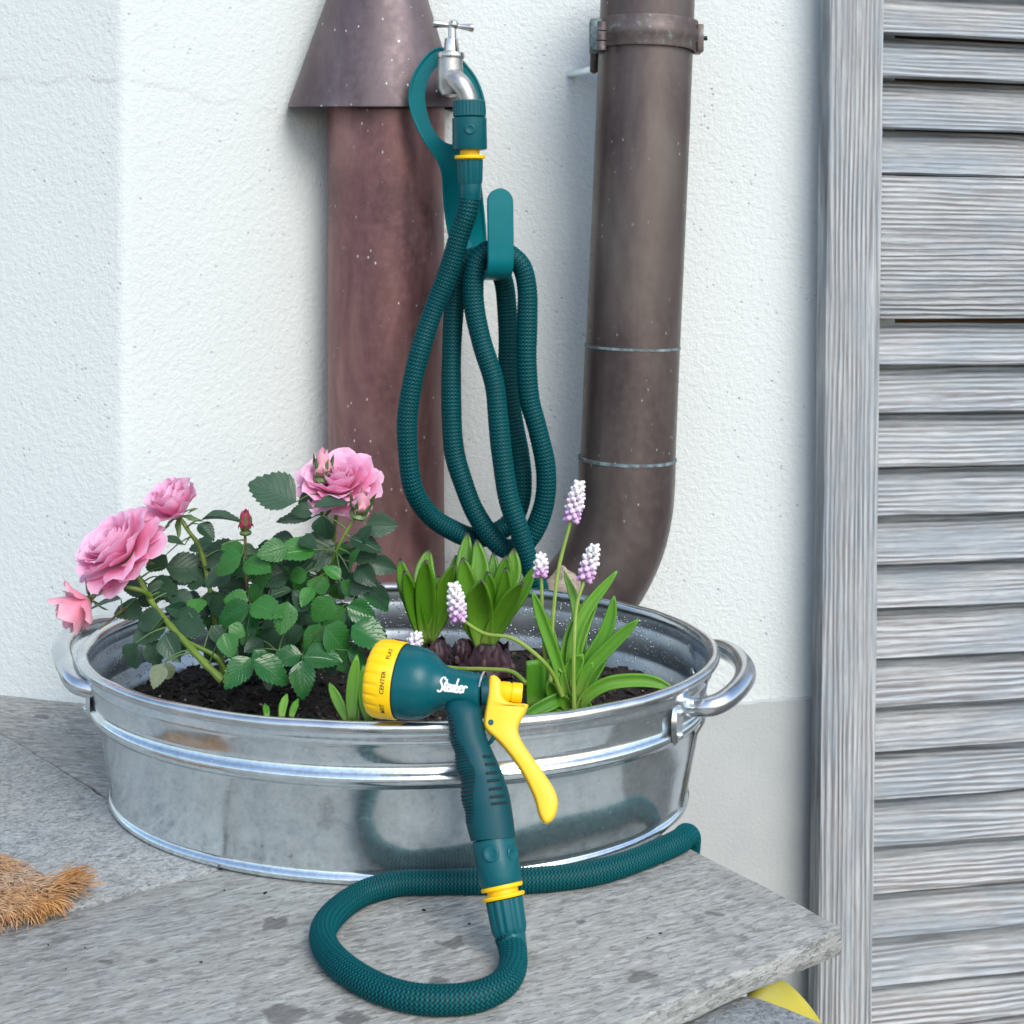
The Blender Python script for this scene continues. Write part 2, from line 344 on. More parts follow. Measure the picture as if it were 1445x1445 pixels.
# plants
def leafmat(name, c1, c2, vein, rough, trans=.25, bmp=.5, spread=1.0):
    t = NT(name); r = t.rnd(); uv = t.n('ShaderNodeUVMap').outputs[0]
    sx = t.n('ShaderNodeSeparateXYZ'); t.l(uv, sx.inputs[0])
    u = sx.outputs[0]; w = t.math('ABSOLUTE', sx.outputs[1])
    ph = t.math('SUBTRACT', t.math('MULTIPLY', u, 8.0), t.math('MULTIPLY', w, 2.6))
    st = t.math('ABSOLUTE', t.math('SUBTRACT', t.math('FRACT', ph), .5)); vn = t.ramp(st, [(.0, 1), (.10, 0)])
    mid = t.ramp(w, [(.0, 1), (.07, 0)]); vm = t.math('MAXIMUM', t.math('MULTIPLY', vn, .55), mid)
    v = t.coord('World'); n = t.noise(v, 120, 4)
    col = t.mix(r, c1, c2); col = t.mix(t.math('MULTIPLY', n, .5), col, tuple(x*.6 for x in c1))
    col = t.mix(t.math('MULTIPLY', vm, .5), col, vein)
    h = t.math('SUBTRACT', t.math('MULTIPLY', n, .4), vm)
    if 'dark' not in name:
        dp_ = t.ramp(t.voro(v, 420), [(.10, 1), (.30, 0)]); h = t.math('ADD', h, t.math('MULTIPLY', t.math('MULTIPLY', dp_, t.ramp(t.noise(v, 90, 2), [(.5, 0), (.56, 1)])), 1.2))
    m = t.done(col, t.math('ADD', t.math('MULTIPLY', n, .25), rough-.1), 0, t.bump(h, bmp, .0009))
    tr = t.n('ShaderNodeBsdfTranslucent'); t.l(t.mix(.5, col, vein), tr.inputs[0]); ms = t.n('ShaderNodeMixShader'); ms.inputs[0].default_value = trans
    t.l(t.b.outputs[0], ms.inputs[1]); t.l(tr.outputs[0], ms.inputs[2]); t.l(ms.outputs[0], t.out.inputs[0]); return m
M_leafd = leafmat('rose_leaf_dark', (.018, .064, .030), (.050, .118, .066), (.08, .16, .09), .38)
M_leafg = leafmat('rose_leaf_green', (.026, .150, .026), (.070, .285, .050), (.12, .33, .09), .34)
M_leafw = leafmat('rose_leaf_wet', (.008, .085, .016), (.026, .150, .030), (.08, .26, .08), .2, .15)
M_leafp = leafmat('rose_leaf_pale', (.17, .22, .13), (.24, .28, .17), (.3, .33, .22), .6)
def petalmat(name, base, tip, trans=.3):
    t = NT(name); uv = t.n('ShaderNodeUVMap').outputs[0]; sx = t.n('ShaderNodeSeparateXYZ'); t.l(uv, sx.inputs[0])
    v = t.coord('World'); n = t.noise(v, 180, 3)
    f = t.math('ADD', sx.outputs[0], t.math('MULTIPLY', t.math('SUBTRACT', n, .5), .3)); col = t.ramp(f, [(.1, base), (.75, tuple((a+b)/2 for a, b in zip(base, tip))), (1.0, tip)])
    m = t.done(col, .55, 0, t.bump(t.noise(t.coord('World', (1, 1, 1)), 500, 3), .12, .0006), Sheen_Weight=.2)
    tr = t.n('ShaderNodeBsdfTranslucent'); t.l(col, tr.inputs[0]); ms = t.n('ShaderNodeMixShader'); ms.inputs[0].default_value = trans
    t.l(t.b.outputs[0], ms.inputs[1]); t.l(tr.outputs[0], ms.inputs[2]); t.l(ms.outputs[0], t.out.inputs[0]); return m
M_petal = petalmat('rose_petal', (.87, .19, .46), (.97, .62, .80), .34)
M_petal2 = petalmat('rose_petal_salmon', (.82, .27, .40), (.93, .52, .62), .35)
M_petalr = petalmat('rose_bud_red', (.40, .02, .05), (.55, .05, .12))
def stemmat(name, a, b):
    t = NT(name); v = t.coord('World'); n = t.noise(v, 45, 4)
    return t.done(t.ramp(n, [(.3, a), (.7, b)]), .45, 0, t.bump(t.noise(v, 500, 2), .3, .0005))
M_stem = stemmat('rose_stem', (.09, .17, .018), (.17, .24, .04))
M_stemb = stemmat('rose_stem_brown', (.09, .06, .03), (.16, .12, .05))
M_sepal = stemmat('rose_sepal', (.05, .11, .03), (.11, .19, .06))
M_gstem = stemmat('bulb_stem_green', (.14, .25, .02), (.28, .38, .07))
def strapmat(name, c1, c2, tip):
    t = NT(name); uv = t.n('ShaderNodeUVMap').outputs[0]; sx = t.n('ShaderNodeSeparateXYZ'); t.l(uv, sx.inputs[0])
    st = t.n('ShaderNodeMapping'); t.l(uv, st.inputs[0]); st.inputs['Scale'].default_value = (.4, 8, 1)
    a = t.noise(st.outputs[0], 4, 3); col = t.mix(t.rnd(), c1, c2); col = t.mix(t.math('MULTIPLY', a, .45), col, tuple(x*.55 for x in c1))
    col = t.mix(t.math('MULTIPLY', t.ramp(sx.outputs[0], [(0, 1), (.28, 0)]), .6), col, (.33, .42, .10))
    if tip: col = t.mix(t.ramp(sx.outputs[0], [(.93, 0), (.98, .85)]), col, tip)
    m = t.done(col, .33, 0, t.bump(a, .35, .0009))
    tr = t.n('ShaderNodeBsdfTranslucent'); t.l(col, tr.inputs[0]); ms = t.n('ShaderNodeMixShader'); ms.inputs[0].default_value = .22
    t.l(t.b.outputs[0], ms.inputs[1]); t.l(tr.outputs[0], ms.inputs[2]); t.l(ms.outputs[0], t.out.inputs[0]); return m
M_hya = strapmat('hyacinth_leaf', (.085, .27, .012), (.17, .40, .030), (.06, .045, .05))
M_mus = strapmat('grape_hyacinth_leaf', (.09, .31, .02), (.19, .45, .045), None)
t = NT('bulb_skin'); v = t.coord('World', (1, 1, .25)); a = t.noise(v, 110, 5, .7)
M_bulb = t.done(t.ramp(a, [(.36, (.014, .009, .009)), (.54, (.060, .022, .034)), (.74, (.27, .18, .14))]), .5, 0, t.bump(a, .6, .002))
t = NT('muscari_floret'); at = t.n('ShaderNodeAttribute', attribute_name='ph').outputs['Fac']
M_flor = t.done(t.ramp(at, [(.0, (.55, .30, .57)), (.28, (.72, .55, .74)), (.55, (.82, .76, .83)), (1, (.86, .85, .83))]), .5, 0, None, Subsurface_Weight=.15, Subsurface_Scale=.002)
t = NT('potting_soil'); v = t.coord('World'); a = t.noise(v, 140, 6, .7); b = t.voro(v, 260)
M_soil = t.done(t.ramp(a, [(.35, (.006, .005, .005)), (.55, (.016, .0125, .011)), (.75, (.045, .034, .028))]), .9, 0, t.bump(t.math('ADD', a, b), .9, .003))
t = NT('soil_chip')
M_chip = t.done(t.ramp(t.noise(t.coord('World'), 180, 1), [(.35, (.008, .006, .005)), (.6, (.024, .017, .013)), (.72, (.10, .07, .05)), (.8, (.5, .48, .42))]), .9)
t = NT('coir_fibre'); v = t.coord('World'); a = t.noise(v, 170, 2); b = t.noise(v, 22, 3)
M_coir = t.done(t.mix(t.ramp(b, [(.4, 0), (.65, .75)]), t.ramp(a, [(.3, (.28, .12, .035)), (.5, (.46, .225, .07)), (.75, (.60, .34, .13))]), t.ramp(a, [(.3, (.36, .27, .20)), (.7, (.56, .46, .37))])), .85)
t = NT('coir_backing'); M_coirb = t.done((.14, .075, .035), .95)
t = NT('rock'); v = t.coord('World', (1, 1, 2.2)); a = t.noise(v, 70, 7, .7)
M_rock = t.done(t.ramp(a, [(.3, (.17, .13, .10)), (.5, (.36, .29, .235)), (.72, (.52, .47, .41))]), .9, 0, t.bump(a, .8, .004))
t = NT('yellow_cover'); v = t.coord('World'); a = t.noise(v, 25, 4)
M_yc = t.done(t.ramp(a, [(.3, (.50, .43, .03)), (.7, (.62, .56, .10))]), .5, 0, t.bump(a, .3, .003))

# ------------------------------------------------------------------ ground and walls
DW = 1.50
g = MB(); g.add([(-60, -60, -.62), (60, -60, -.62), (60, 60, -.62), (-60, 60, -.62)], [(0, 1, 2, 3)])
go = g.build('ground', M_ground); go['kind'] = 'structure'
wl = thing('house_wall', 'white roughcast house wall behind the pipes, tap and shutter', 'wall', (0, DW, -.62))
MB().box((-.55, DW, -.62), (.405, DW+.25, 2.6)).build('wall_face', M_wall, wl)
pb = MB(); n = 60
top = [( -.36+ i*(0.764/n), -.052 + .010*max(0, min(1, (-.36+i*(0.764/n)-.19)/.12)) + .0016*noise.noise(Vector((i*.7, 0, 0)))) for i in range(n+1)]
xs = [(a, z) for a, z in top]
v = [(x, DW-.004, z) for x, z in xs] + [(x, DW-.004, -.62) for x, z in xs] + [(x, DW+.002, z+.003) for x, z in xs]
f = [(i, i+1, n+2+i, n+1+i) for i in range(n)] + [(i, 2*n+2+i, 2*n+3+i, i+1) for i in range(n)]
pb.add(v, f); pb.build('plinth', M_plinth, wl, recalc=False)
# pilaster, front face turned a little to the left, right flank turned to the light
pl = thing('wall_pilaster', 'white rendered wall pier at the left, standing forward of the main wall', 'wall', (-.37, 1.35, -.62))
fx = -.368
MB().prism([(fx, 1.345, -.62), (-.172, DW+.004, -.62), (-1.35, DW+.2, -.62), (-1.35, 1.63, -.62)], (0, 0, 3.2)).build('pier_face', M_pil, pl, bevel=.009, bseg=4)

# ------------------------------------------------------------------ stone ledge
a1 = np.array([.216, .918]); du = nrm([.156, .113]); dv = np.array([-du[1], du[0]])
def Q(u, v_): return a1 + du*u + dv*v_
ledge = thing('stone_ledge', 'grey stone ledge of rough slabs that the metal tub stands on', 'ledge', (a1[0], a1[1], -.6))
def slab(poly, thick, z, mat, jag=.0015, nm='stone_slab', bev=.003, sub=7):
    pts = []
    for i in range(len(poly)):
        a, b = np.array(poly[i]), np.array(poly[(i+1) % len(poly)]); L = np.linalg.norm(b-a); k = max(1, min(60, int(L/.018)))
        for j in range(k):
            p = a+(b-a)*j/k; w = jag if j else jag*.5
            pts.append(p + w*np.array([noise.noise(Vector((p[0]*55, p[1]*55, 1.3))), noise.noise(Vector((p[0]*55, p[1]*55, 7.7)))]))
    m = MB(); n = len(pts)
    c = sum(np.array(p) for p in pts)/n
    lay = [(0, 1), (-.004, 1), (-thick*.5, 1), (-thick, 1)]
    rings = []
    for li, (dz, s_) in enumerate(lay):
        r = []
        for p in pts:
            j = 0 if li == 0 else .0035*noise.noise(Vector((p[0]*40, p[1]*40, li*5.1)))
            q = c+(p-c)*(1+ j/ max(.05, np.linalg.norm(p-c)))
            r.append((q[0], q[1], z+dz + (.004*noise.noise(Vector((p[0]*30, p[1]*30, 9))) if li == 3 else 0)))
        rings.append(r)
    m.grid(rings, True, True)
    return m.build(nm, mat, ledge, bevel=bev if bev else 0, bseg=2)
slab([Q(0, 0), Q(0, .315), Q(-1.3, .315), Q(-1.3, 0)], .0165, 0, M_stone, .003)
# second row, joint running back at about 43 deg
jx = np.array([-.3175, 1.124]); jd = nrm([-.1325, .141])
j0 = Q(-.40, .318); s0 = jx - jd*.085
slab([Q(.0, .318), Q(.0, .62), Q(-.2, .80), jx+jd*.45+np.array([.0012, .001]), jx+np.array([.0012, .001]), jx-jd*.163+np.array([.0012, .001])], .0165, -.0010, M_stone3, .002)
slab([jx-jd*.163-np.array([.0008, .0006]), jx-np.array([.0008, .0006]), jx+jd*.45, jx+jd*.45+np.array([-.8, -.55]), Q(-1.3, .3185)], .0165, .0006, M_stone2, .002)
MB().prism([(*Q(-.012, .02), -.0035), (*Q(-.012, .6), -.0035), (*Q(-1.3, .6), -.0035), (*Q(-1.3, .02), -.0035)], (0, 0, -.010)).build('joint_bed', M_joint, ledge)
# riser block and lower slab under the overhanging front slab
ZL = -.021
lp = [Q(-.30, .022), Gd(1046, 1403, ZL)[:2], Gd(1062, 1402, ZL)[:2], Gd(1112, 1421, ZL)[:2], Gd(1172, 1446, ZL)[:2], Gd(1215, 1475, ZL)[:2]]
slab([Q(-.9, .022)]+lp+[Q(.04, -.15), Q(-.9, -.15)], .06, ZL, M_stone2, .003)
MB().prism([(*Q(-.10, .03), -.020), (*Q(-.10, .5), -.020), (*Q(-1.3, .5), -.020), (*Q(-1.3, .03), -.020)], (0, 0, -.6)).build('riser', M_stone3, ledge)

gm = MB()
for i in range(34):
    x_, y_ = random.uniform(-.36, .16), random.uniform(.84, 1.06)
    if np.dot(np.array([x_, y_])-a1, dv) < .01 or np.dot(np.array([x_, y_])-a1, du) > -.02: continue
    s_ = random.uniform(.0003, .0010); gm.box((-s_*1.3, -s_*.7, 0), (s_*1.3, s_*.7, s_*.8), Matrix.Translation((x_, y_, .0001)) @ Matrix.Rotation(random.uniform(0, 6), 4, 'Z'))
gm.build('grit', M_chip, ledge, sharp=30)['kind'] = 'stuff'

# yellow thing under the ledge corner
yc = MB(); rows = []
ol = [(1056, 1404), (1092, 1372), (1122, 1396), (1150, 1430), (1175, 1475)]
back = [(1040, 1440), (1050, 1450), (1075, 1470), (1110, 1490), (1135, 1500)]
for k in range(7):
    s_ = k/6; rows.append([P(*(np.array(a)*(1-s_)+np.array(b)*s_), .935+.012*i/4-.008*s_ - .008*math.sin(s_*3.1)) for i, (a, b) in enumerate(zip(ol, back))])
yc.grid(rows, False, False)
yo = yc.build('plastic_sheet', M_yc, None, sharp=0); tag(yo, 'yellow sheet tucked below the right corner of the stone ledge', 'sheet')
sm = yo.modifiers.new('thick', 'SOLIDIFY'); sm.thickness = .003; yo.modifiers.new('sub', 'SUBSURF').render_levels = 2

# ------------------------------------------------------------------ copper pipe with conical collar (left)
PX = (545-CX)/F*1.462
vp = thing('copper_pipe', 'thick reddish copper pipe under a flared conical hood, left of the tap', 'pipe', (PX, 1.462, -.02))
m = MB(); zs = np.linspace(-.02, .62, 30)
m.lathe((PX, 1.462, 0), (0, 0, 1), [(z, .0602+.0004*math.sin(z*23)) for z in zs], 56, True, ref=(0, 1, 0)); m.build('pipe_tube', M_cop_red, vp)
cxo = (526-CX)/F*1.44; m = MB(); rings = []
for s_, w, z in [(0, .0875, 0), (.01, .0882, .0), (.03, .0878, .0035), (.3, .0755, .04), (.6, .062, .081), (1, .039, .150), (1.2, .028, .185)]:
    zb = CAMZ-(147-HY)*1.42/F
    th = np.linspace(0, 2*math.pi, 64, endpoint=False); r = []
    for a in th:
        sag = (-.0050*max(0, -math.sin(a)) if s_ < .05 else -.004*max(0, -math.sin(a))*(1-min(1, s_)))
        r.append((cxo + (PX*.0) + w*math.cos(a) + .004*s_, 1.455 + w*.76*math.sin(a) if math.sin(a) < 0 else 1.455 + min(w, .05)*math.sin(a), zb + z + sag))
    rings.append(r)
m.grid(rings, True, False)
rin = []
for s_, w, z in [(0, .0865, .0004), (.5, .064, .06)]:
    zb = CAMZ-(147-HY)*1.42/F; th = np.linspace(0, 2*math.pi, 64, endpoint=False)
    rin.append([(cxo + w*math.cos(a), 1.455 + (w*.75 if math.sin(a) < 0 else min(w, .049))*math.sin(a), zb+z+(-.0062*max(0, -math.sin(a)) if s_ < .05 else 0)) for a in th])
m.grid(rin, True, False)
m.build('conical_hood', M_cop_cone, vp, recalc=False, sharp=60)

# ------------------------------------------------------------------ downpipe
DD = 1.41
dp = thing('downpipe', 'brown copper rain downpipe with bracket and elbow, right of the hose', 'downpipe', tuple(P(885, 870, DD)))
def pipe(name, pts, r0, mat, r1=None, seg=56, step=.012):
    c = spline(pts, step); r = np.linspace(r0, r1 if r1 else r0, len(c)); return MB().tube(c, r, seg, True, up=(0, 1, 0)).build(name, mat, dp)
pipe('pipe_tube', [P(916, -60, DD), P(905, 220, DD), P(893, 489, DD)], .0468, M_cop_brn)
pipe('pipe_tube', [P(892.5, 486, DD), P(889, 570, DD), P(886, 650, DD)], .0472, M_cop_brn)
pipe('elbow', [P(885, 646, DD), P(883.5, 690, DD), P(880, 725, DD), P(868, 770, DD), P(843, 818, DD), P(806, 862, DD), P(770, 895, DD)], .0484, M_cop_brn, .047)
for a, b, r in [((892.6, 487), (892.5, 490.5), .0478), ((885.1, 644.5), (885, 648.5), .0490)]:
    MB().tube([P(*a, DD), P(*b, DD)], r, 56, True, up=(0, 1, 0)).build('joint_ring', M_verd, dp)
cl = MB(); A, B = P(912.5, 72, DD), P(914, 30, DD); ax = nrm(B-A); L = np.linalg.norm(B-A)
cl.lathe(A, ax, [(0, .0475), (0, .0500), (.002, .0505), (L*.25, .0500), (L*.38, .0518), (L*.62, .0518), (L*.75, .0500), (L-.002, .0505), (L, .0500), (L, .0475)], 64, False, ref=(0, 1, 0))
band = cl.build('pipe_clamp', M_band, dp)
hm = MB()
for k in range(3): hm.lathe(P(848.5+ k*.3, 71-14*k, DD-.040), ax, [(0, .0042), (.0001, .0047), (.0085, .0047), (.0086, .0042)], 12)
hm.build('hinge', M_band, band)
hm = MB(); o = P(838, 50, DD-.012); hm.box((o[0]-.004, o[1]-.014, o[2]-.016), (o[0]+.007, o[1]+.014, o[2]+.015)); hm.build('clamp_ear', M_verd, band, bevel=.0012)
hm = MB(); o = P(987, 55, DD-.004); hm.box((o[0]-.004, o[1]-.014, o[2]-.014), (o[0]+.0025, o[1]+.014, o[2]+.013)); hm.build('clamp_ear', M_band, band, bevel=.001)
MB().tube([P(986, 54, DD-.004), P(998, 54, DD-.004)], .0023, 10).build('bolt', M_dark, band)
MB().tube(spline([P(838, 98, 1.435), P(822, 101, 1.462), P(803, 104, 1.503)], .004), .0042, 14).build('wall_pin', M_galv, band)
MB().tube([P(839, 74, 1.425), P(838.5, 101, 1.432)], .0045, 10).build('pin_arm', M_band, band)

# rock behind the tub
rk = MB(); rk.sphere((0, 0, 0), 1, 18, 12)
c = P(797, 850, 1.375)
rk.v = [tuple(c + np.array([.024, .017, .033])*np.array(q)*(1+.22*noise.noise(Vector(q)*2.1)+.08*noise.noise(Vector(q)*6))) for q in rk.v]
tag(rk.build('rock', M_rock, sharp=25), 'tan weathered rock behind the tub under the downpipe elbow', 'rock')

# ------------------------------------------------------------------ tub
TC = np.array([-.0915, 1.148]); TR = R(-4.6)
def E(th, off, z):
    k = z/.116; a = .229+(.2515-.229)*k+off; b = .171+(.189-.171)*k+off
    x, y = a*math.cos(th), b*math.sin(th)
    return (TC[0]+x*math.cos(TR)-y*math.sin(TR), TC[1]+x*math.sin(TR)+y*math.cos(TR), z)
NE = 144; TH = np.linspace(0, 2*math.pi, NE, endpoint=False)
tub = thing('metal_tub', 'oval galvanised metal tub with two handles, filled with soil and flowers', 'tub', (TC[0], TC[1], 0))
outer = [(-.03, .003), (-.003, .002), (-.0005, .0004), (.0022, .0006), (.0036, .0024), (.0034, .0050), (.0016, .0066), (.0003, .0078), (0, .012), (0, .03), (0, .05), (0, .0700), (.0006, .0712), (.0026, .0728), (.0042, .0752), (.0046, .0775), (.0040, .0800), (.0022, .0818), (.0006, .0826), (.0006, .090), (.0006, .1000), (.0014, .1020), (.0022, .1040), (.0010, .1062), (.0008, .1120)]
m = MB(); m.grid([[E(t_, o, z) for t_ in TH] for o, z in outer], True, False)
m.build('tub_wall', M_galv, tub, recalc=False, sharp=0)
inner = [(-.0008, .1120), (-.0010, .1060), (.0004, .1040), (-.0004, .1015), (-.0012, .099), (-.0014, .0826), (.0012, .0800), (.0022, .0775), (.0012, .075), (-.0014, .0712), (-.0014, .05), (-.0014, .01)]
m = MB(); m.grid([[E(t_, o, z) for t_ in TH] for o, z in inner], True, False); m.build('tub_lining', M_galv_in, tub, recalc=False, sharp=0)
m = MB(); rings = []
for k in range(14):
    a = 2*math.pi*k/14; rings.append([E(t_, .0014+.0046*math.cos(a)+.0005*noise.noise(Vector((math.cos(t_)*5, math.sin(t_)*5, 2))), .1152+.0046*math.sin(a)+.0007*noise.noise(Vector((math.cos(t_)*6, math.sin(t_)*6, 0)))) for t_ in TH])
rings.append(rings[0]); m.grid(rings, True, False); m.build('rim', M_rim, tub, recalc=False, sharp=0)
# side seam at the right end
m = MB(); rg = []
for z in np.linspace(.008, .110, 12): rg.append([E(t_, .0012+(.0034 if .0712 < z < .083 else 0)+b_, z) for t_, b_ in ((-.235, -.001), (-.23, .001), (-.20, .001), (-.195, -.001))])
m.grid(rg, False, False); m.build('seam', M_rim, tub, recalc=False)
def handle(pts, ends):
    c = spline(pts, .003); n = len(c); s_ = np.linspace(0, 1, n)
    r = .0060+.0020*np.sin(s_*math.pi)**.6*(1+.12*np.sin(s_*17)); m = MB().tube(c, r, 18, True, flat=1.05)
    h = m.build('handle', M_rim, tub)
    for (p, q) in ends:                                    # flattened feet riveted to the wall
        p = np.array(p); q = np.array(q); ce = np.array([TC[0], TC[1], p[2]]); out = nrm(p-ce)
        tdir = nrm(np.cross([0, 0, 1], out)); mm = MB(); rg = []
        for a in np.linspace(0, 2*math.pi, 18, endpoint=False): rg.append((math.cos(a)*.0125, math.sin(a)*.017))
        base = [q + tdir*x + np.array([0, 0, z]) - out*.001 for x, z in rg]; top_ = [q + tdir*x*.8 + np.array([0, 0, z*.8]) + out*.0022 for x, z in rg]
        mm.grid([base, top_], True, True); mm.build('handle_plate', M_rim, h)
        for dz in (-.009, .008): MB().sphere(q+out*.002+np.array([0, 0, dz]), .0032, 10, 6).build('rivet', M_galv, h)
handle([(.128, 1.062, .094), (.150, 1.055, .098), (.168, 1.070, .103), (.1805, 1.097, .107), (.1825, 1.13, .108), (.176, 1.163, .107), (.164, 1.185, .103), (.150, 1.19, .099)],
       [((.13, 1.062, .09), E(-.47, .0015, .088)), ((.15, 1.19, .09), E(.28, .0015, .09))])
handle([(-.316, 1.098, .094), (-.338, 1.103, .0985), (-.354, 1.127, .104), (-.3685, 1.160, .108), (-.373, 1.195, .110), (-.365, 1.225, .110), (-.350, 1.245, .106), (-.333, 1.245, .102)],
       [((-.318, 1.1, .09), E(math.pi+.34, .0015, .088)), ((-.33, 1.24, .09), E(math.pi-.40, .0015, .09))])
MB().lathe(E(-.05, -.0018, .086), (-1, 0, 0), [(0, .0052), (.0012, .005), (.002, .003)], 16).build('rivet', M_galv_in, tub)
MB().lathe(E(.22, -.0018, .086), (-1, -.2, 0), [(0, .0052), (.0012, .005), (.002, .003)], 16).build('rivet', M_galv_in, tub)

# soil
def soil_z(x, y):
    return .066 + .006*noise.noise(Vector((x*14, y*14, 0))) + .004*noise.noise(Vector((x*45, y*45, 3))) + .0022*noise.noise(Vector((x*140, y*140, 5))) + .0012*noise.noise(Vector((x*330, y*330, 5)))
m = MB(); nr = 110; na = 260; rings = []
for i in range(nr):
    k = .012+(.997-.012)*(i/(nr-1))**.8; r = []
    for a in np.linspace(0, 2*math.pi, na, endpoint=False):
        e = E(a, -.001, .066); x = TC[0]+(e[0]-TC[0])*k; y = TC[1]+(e[1]-TC[1])*k; r.append((x, y, soil_z(x, y) - .004*(k > .97)))
    rings.append(r)
m.grid(rings, True, True); so = m.build('soil', M_soil, None, sharp=0)
tag(so, 'dark damp potting soil filling the metal tub', 'soil', kind='stuff')
m = MB()
for i in range(2600):
    a = random.uniform(0, 6.283); k = math.sqrt(random.random())*.97; e = E(a, -.003, .066); x = TC[0]+(e[0]-TC[0])*k; y = TC[1]+(e[1]-TC[1])*k
    s_ = random.uniform(.0008, .0028)*(1.8 if random.random() < .1 else 1); M = Matrix.Translation((x, y, soil_z(x, y)+s_*.3)) @ Matrix.Rotation(random.uniform(0, 6), 4, 'Z') @ Matrix.Rotation(random.uniform(-.8, .8), 4, 'X') @ Matrix.Rotation(random.uniform(-.8, .8), 4, 'Y')
    m.box((-s_*random.uniform(1, 2.2), -s_*.6, -s_*.4), (s_*random.uniform(1, 2.2), s_*.6, s_*.4), M)
ch = m.build('soil_crumbs', M_chip, so, sharp=30); ch['kind'] = 'stuff'

# ------------------------------------------------------------------ tap
TD = 1.362
tap = thing('water_tap', 'chrome outdoor water tap with T handle on the white wall', 'tap', tuple(P(640, 120, DW)))
k = TD/F
def zpx(y): return CAMZ-(y-HY)*k
tx = P(635.5, 110, TD)
b = MB(); b.lathe((tx[0], TD, 0), (0, 0, 1), [(zpx(137), .003), (zpx(134), .0085), (zpx(126), .0118), (zpx(112), .0128), (zpx(95), .0122), (zpx(84), .0118), (zpx(82), .0118)], 28)
b.lathe((tx[0], TD, zpx(112)), (0, 1, 0), [(-.002, .009), (.02, .0095), (.06, .0095), (DW-TD+.002, .0095)], 20)
b.lathe((tx[0], DW-.003, zpx(112)), (0, 1, 0), [(0, .017), (.0015, .019), (.004, .019)], 28)
b.build('tap_body', M_cast, tap)
sp = spline([P(634, 108, TD), P(643, 112, TD-.010), P(653, 122, TD-.015), P(660, 136, TD-.016), P(662, 147, TD-.016)], .0015)
MB().tube(sp, np.linspace(.0098, .0088, len(sp)), 24).build('spout', M_cast, tap)
b = MB(); b.lathe((tx[0]+.0006, TD, 0), (0, 0, 1), [(zpx(83), .0122), (zpx(82), .0132), (zpx(75), .0132), (zpx(74), .0122)], 28, fn=lambda a, r, t_: r)
b.lathe((tx[0]+.001, TD, 0), (0, 0, 1), [(zpx(75), .0078), (zpx(68), .0074), (zpx(55), .0066), (zpx(54), .006)], 6)
b.build('bonnet', M_chrome, tap, bevel=.0006)
b = MB(); b.lathe((tx[0]+.0018, TD, 0), (0, 0, 1), [(zpx(56), .0040), (zpx(44), .0038), (zpx(38), .0038)], 16); b.sphere(P(640, 35, TD), .0052, 16, 10); b.build('spindle', M_chrome, tap)
A, B = P(610.5, 33, TD), P(669, 39.5, TD); L = np.linalg.norm(B-A)
MB().lathe(A, B-A, [(0, .003), (.0004, .0038), (.002, .0042), (.006, .0036), (L*.36, .0024), (L*.5, .003), (L*.64, .0024), (L-.006, .0036), (L-.002, .0042), (L-.0004, .0038), (L, .003)], 18).build('handle', M_chrome, tap)

# ------------------------------------------------------------------ hook holder
hk = thing('hose_hook', 'green plastic hose hook hung round the tap inlet', 'hook', tuple(P(640, 133, 1.43)))
HD = 1.382
outl = [(621, 68), (608, 74), (594, 90), (583, 110), (578, 133), (579.5, 152), (586, 172), (599, 198), (615, 221), (622, 235), (625.5, 252), (627.5, 285), (631, 315), (637, 345), (643, 372), (654, 384), (676, 384), (686, 372), (685, 335), (681, 290), (676, 250), (671, 228), (672, 205), (680, 180), (684, 158), (681, 136), (672, 112), (660, 95), (650, 84), (640, 74)]
inl = [(625, 88), (613, 98), (604, 114), (600, 133), (602, 154), (609, 177), (621, 195), (634, 203), (650, 203), (661, 192), (668, 172), (671, 150), (670, 136), (664, 122), (655, 110), (640, 94)]
def dens(p, n):
    c = spline([(a, b, 0) for a, b in p+[p[0]]], 1.0); s_ = np.linspace(0, len(c)-1, n, endpoint=False); return [c[int(i)][:2] for i in s_]
def hd(y):
    a = min(1, max(0, (y-190)/150)); return HD + .036*a*a*(3-2*a)
no, ni = 90, 90
# start both loops at the same angle so they bridge cleanly
def polar(p, n, c0=(634, 140)):
    d_ = dens(p, 600); ang = [math.atan2(q[1]-c0[1], q[0]-c0[0]) for q in d_]
    return d_, ang
m = MB(); T_ = .0032
import mathutils.geometry as mg
od = dens(outl, 90); idn = dens(inl, 50)
polys = [[Vector((q[0], q[1], 0)) for q in od], [Vector((q[0], q[1], 0)) for q in idn][::-1]]
tri = mg.tessellate_polygon(polys); flat = od + idn[::-1]
fr = [P(q[0], q[1], hd(q[1])-T_) for q in flat]; bk = [P(q[0], q[1], hd(q[1])) for q in flat]; N0 = len(flat)
fc = [tuple(t_) for t_ in tri] + [tuple(i+N0 for i in t_[::-1]) for t_ in tri]
for lo, hi in ((0, len(od)), (len(od), N0)):
    for i in range(lo, hi):
        j = i+1 if i+1 < hi else lo; fc.append((i, j, j+N0, i+N0))
m.add(fr+bk, fc); m.build('ring_plate', M_hook, hk, sharp=30)
# raised edge of the ring
eo = [P(q[0], q[1], hd(q[1])-T_) for q in od]; MB().tube(np.array(eo+[eo[0]]), .0014, 8, False).build('edge_bead', M_hook, hk)
